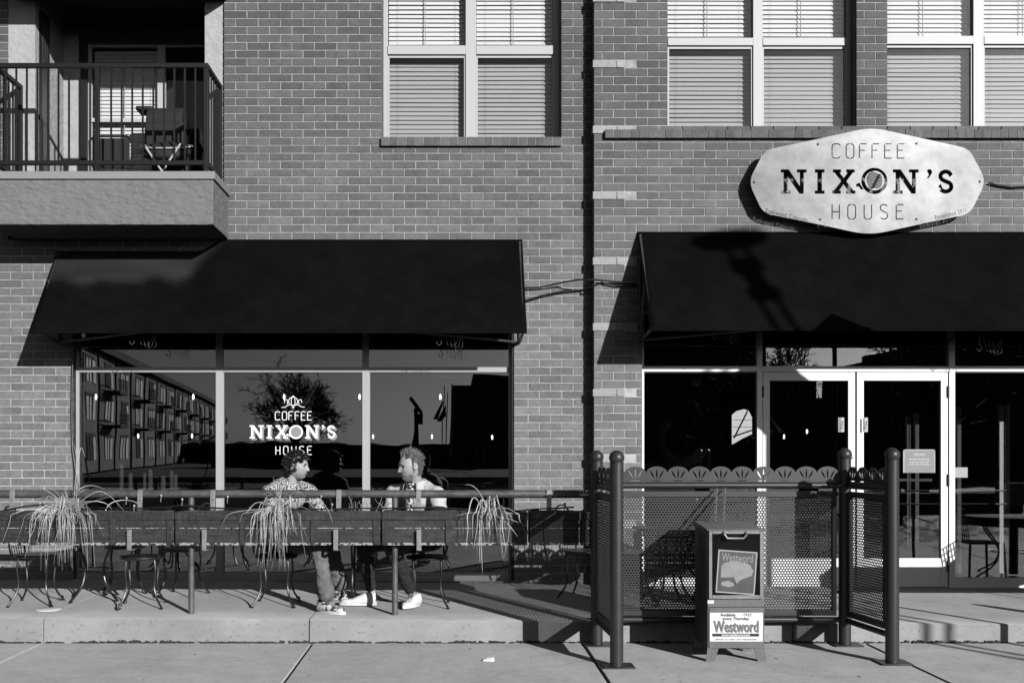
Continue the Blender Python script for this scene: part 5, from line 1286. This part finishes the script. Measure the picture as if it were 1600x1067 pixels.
def shoe(name, m, parent, heel, toe, s=1.0, sole=None, mats=None):
    heel = Vector(heel); toe = Vector(toe); d = (toe - heel); Ls = d.length; d.normalize(); sd_ = Vector((d.y, -d.x, 0)).normalized(); mb = MB()
    vs = []; fs = []; n = 16; N = 14
    for i in range(N + 1):
        t = i / N; wv = .034 + .014 * math.sin(math.pi * min(1, t * .9 + .1)); wv *= math.sqrt(max(.06, 1 - ((t - .80) / .205) ** 2)) if t > .80 else (.85 + .15 * min(1, t * 5))
        top = .105 - .0 * t if t < .28 else max(.050, .105 - .105 * (t - .28) * 1.35); top = top * (math.sqrt(max(.15, 1 - ((t - .85) / .16) ** 2)) if t > .85 else 1)
        for k in range(n):
            a = 2 * math.pi * k / n; yy = math.cos(a); zz = math.sin(a)
            sg_ = lambda v, e: math.copysign(abs(v) ** e, v)
            z = .004 + (top) * (.5 + .5 * sg_(zz, .75)); wl = wv * (1 if z < .05 else max(.55, 1 - (z - .05) * 6))
            vs.append(heel + d * Ls * t + sd_ * sg_(yy, .75) * wl * s + Vector((0, 0, z * s)))
    for i in range(N):
        for k in range(n): fs.append((i * n + k, i * n + (k + 1) % n, (i + 1) * n + (k + 1) % n, (i + 1) * n + k))
    fs.append(tuple(range(n))[::-1]); fs.append(tuple(N * n + k for k in range(n)))
    mb.add(vs, fs); o = mb.build(name, m, parent, angle=60)
    # sole
    sb = MB(); vs = []; fs = []
    for zz in (0.0, .026):
        for i in range(24):
            a = 2 * math.pi * i / 24; t = .5 + .53 * math.cos(a); wv = (.046 if t > .45 else .038); vs.append(heel + d * Ls * t + sd_ * wv * math.sin(a) * s * 1.05 + Vector((0, 0, zz)))
    fs = [tuple(range(24))[::-1], tuple(range(24, 48))] + [(i, (i + 1) % 24, 24 + (i + 1) % 24, 24 + i) for i in range(24)]
    sb.add(vs, fs).build('sole', sole or shoe_m, o)
    lc = MB()
    for k in range(5):
        t = .36 + .075 * k; zt = max(.05, .105 - .105 * (t - .28) * 1.35) + .004; c = heel + d * Ls * t + Vector((0, 0, zt))
        lc.tube([c - sd_ * .020, c + Vector((0, 0, .004)), c + sd_ * .020 + d * .012], .0026, 5)
    lc.build('laces', mats[1] if mats else shoe_m, o)
    return o
def wrinkle(o, scale, amp, seed):
    me = o.data
    for v in me.vertices:
        p = v.co; k = noise.noise((p.x * scale, p.y * scale, p.z * scale * 1.7 + seed)) + .5 * noise.noise((p.x * scale * 2.3, p.y * scale * 2.3, p.z * scale * 3 + seed)); v.co = p + v.normal * k * amp

def person(label, J, headf, tilt, hs, shirt, trousers, chestf, kind):
    th = thing('person', label, 'man', J['pelvis'].copy()); H = frame_of(headf, tilt); C_ = frame_of(chestf)
    b = MB(); hc = J['head']; add_head(b, H, hc, hs)
    nb = J['neck']; limb(b, [nb + Vector((0, 0, -.05)), nb, hc + H @ (Vector((-.028, 0, -.055)) * hs)], [.075, .060, .056])
    ch = J['chest']; pv = J['pelvis']
    b.ell(ch + Vector((0, 0, .06)), (.10, .165, .17), 20, 14, C_); b.ell((ch + pv) / 2, (.10, .145, .19), 20, 14, C_); b.ell(pv, (.12, .165, .12), 20, 14, C_)
    for s_ in 'LR':
        limb(b, [J['sh' + s_], J['el' + s_], J['wr' + s_]], [.050, .038, .026]); limb(b, [ch + Vector((0, 0, .13)), J['sh' + s_]], [.07, .055])
        add_hand(b, J['wr' + s_], J['hd' + s_], Vector((0, 0, 1)))
        hp = J['hip' + s_]; kn = J['kn' + s_]; an = J['an' + s_]; limb(b, [hp, kn, an], [.078, .055, .036]); limb(b, [pv, hp], [.10, .08])
        fd = J['toe' + s_] - J['heel' + s_]; limb(b, [an, J['heel' + s_] + fd * .25 + Vector((0, 0, .05)), J['heel' + s_] + fd * .75 + Vector((0, 0, .03))], [.034, .032, .022])
    body = remesh(b, 'body', skin_m, th, .0058, 2, .4)
    # shirt / jacket
    t_ = MB(); g_ = .022 if kind == 'A' else .030
    t_.ell(ch + Vector((0, 0, .055)), (.115 + g_, .18 + g_, .175), 24, 16, C_); t_.ell((ch + pv) / 2 + Vector((0, 0, -.01)), (.115 + g_, .155 + g_, .21), 24, 16, C_); t_.ell(pv + Vector((0, 0, .03)), (.13 + g_, .165 + g_, .09), 24, 14, C_)
    for s_ in 'LR':
        w_ = J['el' + s_].lerp(J['wr' + s_], .92); limb(t_, [J['sh' + s_], J['el' + s_], w_], [.055 + g_, .044 + g_, .032 + g_ * .6]); limb(t_, [ch + Vector((0, 0, .15)), J['sh' + s_]], [.075 + g_ * .3, .058 + g_ * .7])
    t_.lathe([(.088, -.05), (.080, -.012), (.074, .0)], nb + Vector((0, 0, -.02)), 20)
    so_ = remesh(t_, 'shirt' if kind == 'A' else 'jacket', shirt, th, .011, 4, .5); so_.data.update(); wrinkle(so_, 9, .010, 3 if kind == 'A' else 8)
    # trousers
    t_ = MB(); t_.ell(pv, (.14, .18, .12), 20, 14, C_)
    for s_ in 'LR':
        hp = J['hip' + s_]; kn = J['kn' + s_]; an = J['an' + s_]; e_ = kn.lerp(an, .90); fl = J.get('flare', .062); limb(t_, [pv, hp], [.11, .10]); limb(t_, [hp, kn, kn.lerp(an, .5), e_], [.098, .076, .066, fl]); 
    tr_ = remesh(t_, 'trousers', trousers, th, .011, 4, .5); tr_.data.update(); wrinkle(tr_, 16, .010, 5)
    # eyes, brows, mouth line
    for s_ in (-1, 1):
        m = MB(); m.ell(hc + H @ (Vector((.076, s_ * .031, .003)) * hs), (.010 * hs, .013 * hs, .0060 * hs), 12, 8, H); m.build('eye', ink_m, th)
        m = MB(); m.tube([hc + H @ (Vector((.094, s_ * .014, .020)) * hs), hc + H @ (Vector((.094, s_ * .030, .026)) * hs), hc + H @ (Vector((.080, s_ * .047, .020)) * hs)], [.0045, .0062, .003], 6); m.build('eyebrow', hairdk_m if kind == 'A' else hairgr_m, th)
    m = MB(); m.tube([hc + H @ (Vector((.088, -.026, -.068)) * hs), hc + H @ (Vector((.0985, -.010, -.0665)) * hs), hc + H @ (Vector((.1005, 0, -.0665)) * hs), hc + H @ (Vector((.0985, .010, -.0665)) * hs), hc + H @ (Vector((.088, .026, -.068)) * hs)], .0034, 6); m.build('mouth', M('lip', .09, .5), th)
    return th, H, C_, so_

def V(px, py, D): return P(px, py, D)
J = dict(pelvis=V(430, 0, 9.74), chest=V(447, 782, 9.72), neck=V(454, 755, 9.70), head=V(463.5, 728, 9.68),
         shR=V(421, 769, 9.54), shL=V(484, 768, 9.78), elR=V(432, 808, 9.42), elL=V(500, 802, 9.74), wrR=V(494, 803, 9.48), wrL=V(530, 806, 9.72),
         hdR=Vector((1, -.05, -.3)), hdL=Vector((1, -.15, -.2)),
         hipR=V(433, 0, 9.62), hipL=V(437, 0, 9.80), knR=V(497, 0, 9.14), knL=V(516, 0, 9.66), anR=V(511, 0, 9.10), anL=V(533, 0, 9.86),
         heelR=V(498, 0, 9.14), toeR=V(539, 0, 8.99), heelL=V(519, 0, 9.86), toeL=V(556, 0, 9.80), flare=.082)
def setz(J, nm, z): J[nm].z = z
fz = .222
for nm, z in (('pelvis', fz + .56), ('hipR', fz + .55), ('hipL', fz + .55), ('knR', fz + .56), ('knL', fz + .54), ('anR', fz + .10), ('anL', fz + .10), ('heelR', zp(-1.15, -1.9)), ('toeR', zp(-1.0, -2.0)), ('heelL', zp(-1, -1.2)), ('toeL', zp(-1, -1.2))): setz(J, nm, z)
thA, HA, CA, shA = person('curly dark haired man in a floral shirt and jeans seated facing right', J, (1, -.16, 0), R(4), 1.06, floral_m, jeans_m, (.75, -1, 0), 'A')
cA = J['head']
hair_strands('hair', hairdk_m, thA, HA, cA, 1.06, 620, 3, True, lambda q: (q.z > .045 or (q.x < .025 and q.z > -.035 and abs(q.y) > .0) or (q.x < -.03 and q.z > -.085)) and not (q.x > .06 and q.z < .055), .052)
m = MB(); m.ell(cA + HA @ Vector((-.016, 0, .030)), (.110, .093, .118), 24, 16, HA)
cap = m.build('hair_base', hairdk_m, thA)
for v in cap.data.vertices:
    q = HA.transposed() @ (v.co + root_off(thA) - cA)
    if q.x > .035 and q.z < .075: v.co -= HA @ Vector((.045 * min(1, (.075 - q.z) / .03), 0, 0))
    if q.z < -.05: v.co += Vector((0, 0, -.04 - q.z)) * .6
snk = M('sneaker_mesh', .60, .6, voro=(28, .10, 1.0, .50)); shoe('sneaker', snk, thA, J['heelR'], J['toeR'], 1.05, shoe_m, (shoedk_m, shoe_m)); shoe('sneaker', snk, thA, J['heelL'], J['toeL'], 1.0, shoe_m, (shoedk_m, shoe_m))
rg = random.Random(19); mb = MB(); cnt = 0
while cnt < 420:
    v = Vector((rg.gauss(0, 1), rg.gauss(0, 1), rg.gauss(0, 1))).normalized(); q = head_surface(v)
    if not ((q.z < -.060 and q.x > .01) or (-.056 < q.z < -.046 and abs(q.y) < .028 and q.x > .07)): continue
    cnt += 1; nn_ = Vector((q.x / .098 ** 2, q.y / .077 ** 2, q.z / .12 ** 2)).normalized(); mb.tube([cA + HA @ (q * 1.06), cA + HA @ ((q + nn_ * .0025 + Vector((0, 0, -.002))) * 1.06)], [.0009, .0004], 4)
mb.build('stubble', hairdk_m, thA)
# collar of the shirt
def collar(th, nb, C_, m, name, r=.078, h=.045, spread=.05):
    mb = MB(); vs = []; fs = []; N = 22
    for i in range(N + 1):
        a = R(38 + (322 - 38) * i / N); ca, sa = math.cos(a), math.sin(a); e_ = abs(i / N - .5) * 2
        for rr_, zz in ((r, .0), (r * .96, h), (r * 1.10, h + .004), (r * 1.32 + .012 * e_ ** 4, -.006 - .05 * e_ ** 5)): vs.append(nb + C_ @ Vector((ca * rr_, sa * rr_ * 1.08, zz + (-.02 * ca))))
    for i in range(N):
        for k in range(3): fs.append((i * 4 + k, (i + 1) * 4 + k, (i + 1) * 4 + k + 1, i * 4 + k + 1))
    o = mb.add(vs, fs).build(name, m, th, angle=70); s_ = o.modifiers.new('t', 'SOLIDIFY'); s_.thickness = .004; return o
collar(thA, J['neck'] + Vector((0, 0, -.012)), CA, floral_m, 'collar')

J = dict(pelvis=V(668, 0, 9.86), chest=V(655, 786, 9.72), neck=V(649, 757, 9.66), head=V(642, 727.5, 9.60),
         shL=V(683, 773, 9.54), shR=V(616, 770, 9.80), elL=V(690, 822, 9.46), elR=V(608, 815, 9.74), wrL=V(640, 818, 9.44), wrR=V(590, 812, 9.86),
         hdL=Vector((-1, -.1, -.1)), hdR=Vector((-1, .2, -.1)),
         hipL=V(664, 0, 9.78), hipR=V(660, 0, 9.92), knL=V(613, 0, 9.22), knR=V(568, 0, 9.55), anL=V(643, 0, 9.40), anR=V(581, 0, 9.50),
         heelL=V(655, 0, 9.46), toeL=V(630, 0, 9.24), heelR=V(587, 0, 9.46), toeR=V(531, 0, 9.46), flare=.052)
for nm, z in (('pelvis', fz + .56), ('hipR', fz + .55), ('hipL', fz + .55), ('knL', fz + .54), ('knR', fz + .54), ('anL', fz + .10), ('anR', fz + .10), ('heelL', .212), ('toeL', .210), ('heelR', .212), ('toeR', .212)): setz(J, nm, z)
thB, HB, CB, shB = person('grey haired bearded man in a pale jacket and black trousers seated facing left', J, (-1, -.42, 0), R(10), 1.14, jacket_m, blackjeans_m, (-.72, -1, 0), 'B')
cB = J['head']
hair_strands('hair', hairgr_m, thB, HB, cB, 1.14, 1300, 5, False, lambda q: (q.z > .066 or (q.x < .018 and q.z > .008) or (q.x < -.03 and q.z > -.085)) and not (q.x > .055 and q.z < .085), .034)
m = MB(); m.ell(cB + HB @ (Vector((-.014, 0, .024)) * 1.14), (.094 * 1.14, .078 * 1.14, .097 * 1.14), 24, 16, HB)
cap = m.build('hair_base', M('hair_roots', .05, .6), thB)
for v in cap.data.vertices:
    q = HB.transposed() @ (v.co + root_off(thB) - cB)
    if q.x > .02 and q.z < .10: v.co -= HB @ Vector((.05 * min(1, (.10 - q.z) / .03), 0, 0))
    if q.z < -.04: v.co += Vector((0, 0, -.03 - q.z)) * .6
rg = random.Random(9); mb = MB(); cnt = 0
while cnt < 620:
    v = Vector((rg.gauss(0, 1), rg.gauss(0, 1), rg.gauss(0, 1))).normalized(); q = head_surface(v)
    ok = (q.z < -.060 and q.x > .012 and not (abs(q.y) < .024 and -.078 < q.z < -.058)) or (-.058 < q.z < -.046 and abs(q.y) < .03 and q.x > .07) or (abs(q.y) > .062 and -.05 < q.z < 0 and -.005 < q.x < .02)
    if not ok: continue
    cnt += 1; nn_ = Vector((q.x / .098 ** 2, q.y / .077 ** 2, q.z / .12 ** 2)).normalized(); p1 = q + nn_ * .004 + Vector((0, 0, -.007)); mb.tube([cB + HB @ (q * 1.14), cB + HB @ (p1 * 1.14)], [.0022, .0008], 4)
mb.build('beard', M('beard', .26, .5, var=(70, .5, 1.4, ONE)), thB)
collar(thB, J['neck'] + Vector((0, 0, -.018)), CB, jacket_m, 'collar', .088, .05)
# patterned scarf/shirt front showing in the jacket opening
m = MB(); ch_ = J['chest']; nb = J['neck']
limb(m, [nb + CB @ Vector((.050, 0, .0)), nb + CB @ Vector((.100, 0, -.07)), ch_ + CB @ Vector((.150, 0, -.02)), ch_ + CB @ Vector((.155, 0, -.14))], [.040, .046, .040, .034])
m.lathe([(.068, -.02), (.072, .01), (.066, .03)], nb, 20)
remesh(m, 'scarf', floral2_m, thB, .010, 2)
# dark button tab
shoe('shoe', shoe_m, thB, J['heelL'], J['toeL'], 1.0, shoe_m); shoe('shoe', shoe_m, thB, J['heelR'], J['toeR'], 1.05, shoe_m)

# ------------------------------------------------------------------ street side (behind the camera: mirrored in the glass, throwing shadows)
def mirror_pt(px, py, Dv, ygl=.12):
    """real point whose mirror image in the shop glass lies at photo position px, py at virtual distance Dv"""
    return Vector((X(px, Dv), 2 * ygl - Y(Dv), Z(py, Dv)))
# twin-tube lamp with a disc hood
lp = thing('street_lamp', 'twin-tube street lamp with a flat disc hood across the sidewalk', 'street lamp', (9.3, -11.0, -.15))
kx, ky = 4.135, YE
def along(t): return Vector((kx + SUN.x / -SUN.y * t, ky - t, 0))
b0 = along(9.4); perp = Vector((-SUN.y, -SUN.x, 0)).normalized(); perp = Vector((1, .6, 0)).normalized()
zl_ = .0; toph = Z(375, 10.75) + .385 * (9.4 + 2.06) 
perp = Vector((1, 0, 0))
for s_ in (-1, 1):
    MB().tube([b0 + perp * .095 * s_ + Vector((0, 0, -.15)), b0 + perp * .095 * s_ + Vector((0, 0, toph - .72))], .034, 10).build('tube', black_m, lp)
    MB().tube([b0 + perp * .10 * s_ + Vector((0, 0, toph - .40)), b0 + perp * .10 * s_ + Vector((0, 0, toph))], .030, 10).build('tube', black_m, lp)
MB().tube([b0 + Vector((0, 0, toph - .46)), b0 + Vector((0, 0, toph - .32)) ], .15, 14).build('collar', black_m, lp)
MB().tube([b0 + Vector((0, 0, toph - .84)), b0 + Vector((0, 0, toph - .72)) ], .15, 14).build('collar', black_m, lp)
MB().tube([b0 + Vector((0, 0, toph - .73)), b0 + Vector((0, 0, toph - .44)) ], .095, 14).build('lamp_body', black_m, lp)
MB().lathe([(.36, toph - .03), (.38, toph), (.36, toph + .03), (.1, toph + .07)], b0, 28).build('hood', black_m, lp)
# diamond sign on a post
dc = Vector((3.42, YR, 2.30)); t = 3.1; ds_c = dc + Vector((.6 * t, -t, .385 * t))
ds_ = thing('road_sign', 'diamond road sign on a post on the sidewalk', 'sign', (ds_c.x, ds_c.y, 0))
m = MB(); hw, hh = .62, .47
m.add([ds_c + Vector(q) for q in ((-hw, .0, 0), (0, 0, -hh), (hw, 0, 0), (0, 0, hh), (-hw, .01, 0), (0, .01, -hh), (hw, .01, 0), (0, .01, hh))], [(0, 1, 2, 3), (7, 6, 5, 4), (0, 4, 5, 1), (1, 5, 6, 2), (2, 6, 7, 3), (3, 7, 4, 0)])
m.build('plate', trimgrey_m, ds_, smooth=False)
MB().tube([Vector((ds_c.x, ds_c.y + .04, 0)), Vector((ds_c.x, ds_c.y + .04, ds_c.z - .1))], .03, 10).build('post', black_m, ds_)
pm_ = thing('shadow_post', 'unseen slim post added to throw a thin shadow on the patio', 'parking meter', (6.84, -4.26, 0))
MB().tube([(6.84, -4.26, 0), (6.84, -4.26, 1.1)], .02, 10).build('post', black_m, pm_); MB().ell((6.84, -4.26, 1.22), (.07, .06, .14), 16, 12).build('head', black_m, pm_)  # unseen post added only to throw the thin shadow line on the patio

# apartment house across the street, seen slanting away in the left pane
ap = thing('apartment_building', 'long brick apartment house with balconies across the street', 'building', (-40, -120, 0))
A0 = mirror_pt(182, 703, 88); A1 = mirror_pt(347, 703, 190); A0.z = A1.z = 0; HT = 1.64 + 7.6; dv = (A1 - A0); Lf = dv.length; du = dv.normalized(); dn = Vector((-du.y, du.x, 0))
if dn.x < 0: dn = -dn
def apq(s_, z, o_): return A0 + du * s_ + Vector((0, 0, z)) + dn * o_
def apbox(name, m, s0, s1, z0, z1, o0, o1, par=ap): return MB().hexa([apq(s0, z0, o1), apq(s1, z0, o1), apq(s1, z0, o0), apq(s0, z0, o0), apq(s0, z1, o1), apq(s1, z1, o1), apq(s1, z1, o0), apq(s0, z1, o0)]).build(name, m, par, smooth=False)
apbox('wall', far_brick, -14, Lf, 0, HT, -12, 0); apbox('cornice', far_dark, -14, Lf, HT + .01, HT + .6, -12.3, .6)
for i in range(16):
    s0 = -12 + i * 7.2
    if s0 > Lf - 5: break
    for fl, z in enumerate((.6, 3.7, 6.5)):
        wd = apbox('window', far_white if (i + fl) % 3 else far_dark, s0, s0 + 1.7, z + .3, z + 2.0, .005, .08)
        apbox('pane', far_white, s0 + 2.3, s0 + 3.3, z + .3, z + 2.0, .005, .08)
        apbox('glazing_bar', far_dark, s0 + .8, s0 + .92, z + .3, z + 2.0, .081, .12); apbox('lintel', far_dark, s0 - .1, s0 + 3.4, z + 2.05, z + 2.3, .005, .06)
        if i % 2 and fl:
            apbox('balcony_slab', far_dark, s0 - .3, s0 + 3.4, z - .25, z - .02, .01, 1.3)
            for rz_ in (.25, .55, .95): apbox('balcony_rail', far_dark, s0 - .3, s0 + 3.4, z + rz_, z + rz_ + .10, 1.22, 1.3)
            for q_ in range(8): apbox('baluster', far_dark, s0 - .3 + q_ * .52, s0 - .22 + q_ * .52, z, z + 1.0, 1.24, 1.29)
    apbox('downpipe', far_dark, s0 + 4.6, s0 + 4.75, 0, HT, .005, .12)
# big bare tree
def tree(c, h, sp, seed, lab, depth=7, nlimb=7, grp=None, lean=1.0):
    rg = random.Random(seed); th = thing('bare_tree', lab, 'tree', c, grp); tr = MB(); cr_ = MB()
    def br(p, d, L_, r, k):
        n = 4; pts = [p]; rs = [r]; dd = d.copy()
        for i in range(n): dd = (dd + Vector((rg.gauss(0, .13), rg.gauss(0, .13), rg.gauss(0, .10) + .03))).normalized(); pts.append(pts[-1] + dd * L_ / n); rs.append(max(.014, r * (1 - .42 * (i + 1) / n)))
        (tr if k >= depth - 1 else cr_).tube(pts, rs, 6 if k > 3 else 3, cap=False)
        if k == 0: return
        for j in range(rg.choice((2, 3, 3)) if k < depth else nlimb):
            a = rg.uniform(0, 6.28); o_ = dd.orthogonal().normalized(); o_ = Matrix.Rotation(a, 3, dd) @ o_; nd_ = (dd * rg.uniform(.6, 1) + o_ * rg.uniform(.4, .85) * lean).normalized()
            q = pts[rg.choice((2, 3, 4))] if k < depth else pts[-1]; br(q, nd_, L_ * rg.uniform(.62, .85), rs[-1] * .72, k - 1)
    br(Vector(c), Vector((0, 0, 1)), h * .26, h * .045, depth)
    tr.build('trunk', bark_m, th); cr_.build('crown', bark_m, th); return th
c = mirror_pt(455, 703, 60); c.z = -.15; tree(c, 8.0, 5, 4, 'large spreading bare tree across the street', 7, 8)
c = mirror_pt(735, 703, 90); c.z = -.15; tree(c, 5.2, 5, 14, 'small bare tree beside the flagpoles', 6, 6)
c = mirror_pt(1430, 703, 34); c.z = -.15; tree(c, 9.0, 5, 24, 'bare street tree mirrored in the right door', 6, 7)
c = mirror_pt(1262, 703, 40); c.z = -.15; tree(c, 8.6, 5, 33, 'bare tree added to cover the bright sky mirrored in the left door', 7, 8)  # tree put in to dim the sky reflection in the left door
# pylon with a tilted sign, flags, dark tower, low wall, far trees
Dp = 70; py_ = thing('sign_pylon', 'tall dark pylon with a tilted sign across the street', 'sign', mirror_pt(649, 703, Dp))
def mb_quad(name, pts, Dv, m, par, th_=.4):
    f_ = [mirror_pt(a, b, Dv) for a, b in pts]; k_ = [p + Vector((0, -th_, 0)) for p in f_]; n = len(pts)
    return MB().add(f_ + k_, [tuple(range(n)), tuple(range(n, 2 * n))[::-1]] + [(i, i + n, (i + 1) % n + n, (i + 1) % n) for i in range(n)]).build(name, m, par, smooth=False)
mb_quad('column', [(641, 712), (657, 712), (653, 672), (652, 636), (646, 636), (646, 672)], Dp, far_dark, py_)
mb_quad('tilted_panel', [(640, 624), (644, 620), (660, 641), (656, 645)], Dp, far_dark, py_); mb_quad('panel', [(649, 645), (660, 643), (660, 661), (650, 660)], Dp - .5, far_dark, py_)
Df_ = 80
for i, (px, pt, f_) in enumerate(((692, 603, [(678, 653), (690, 628), (692, 630), (686, 654)]), (697.5, 614, [(684, 657), (696, 634), (697, 650), (690, 657)]))):
    fp = thing('flagpole', 'flagpole with a drooping dark flag, ' + ('left' if i == 0 else 'right') + ' of two across the street', 'flagpole', mirror_pt(px, 703, Df_), 'flagpoles')
    p0 = mirror_pt(px, 710, Df_); p1 = mirror_pt(px + 1, pt, Df_); MB().tube([p0, p1], .045, 6).build('pole', far_dark, fp); mb_quad('flag', f_, Df_, far_dark, fp, .05)
dt_ = thing('dark_tower', 'dark flat-topped building across the street behind the flagpoles', 'building', mirror_pt(755, 703, 60))
mb_quad('wall', [(707, 712), (830, 712), (830, 588), (740, 586), (740, 602), (707, 602)], 60, far_dark, dt_, 8)
mb_quad('corner_pier', [(702, 712), (706.9, 712), (706.9, 600), (705, 600)], 60, far_brick, dt_, 8)
hd = thing('low_building', 'long low dark building on the far side of the street', 'building', (0, -75, 0))
MB().box(-24, 5, -96, -90, -.15, 2.2).box(5.2, 60, -96, -90, -.15, 3.4).build('wall', far_dark, hd)
MB().box(11.7, 19.2, -60, -52, -.15, 9.5).build('sky_block', far_dark, hd); MB().box(19.25, 22.4, -60, -52, -.15, 6.2).box(22.5, 27, -60, -52, -.15, 4.9).box(27.1, 30.5, -64, -54, -.15, 7.4).box(30.6, 70, -66, -56, -.15, 8.6).build('sky_block', far_dark, hd)  # unseen blocks shaped to keep bright sky out of the mirrored pane and doors
tl = MB(); rg = random.Random(12)
for k in range(260):
    x = rg.uniform(-80, 90); y = rg.uniform(-150, -120); tl.ell((x, y, rg.uniform(.3, 1.6)), (rg.uniform(1.2, 3), 2, rg.uniform(.7, 1.7)), 7, 5)
tag(tl.build('treeline', far_dark, smooth=False), 'dark line of far trees along the horizon', 'trees', kind='stuff')
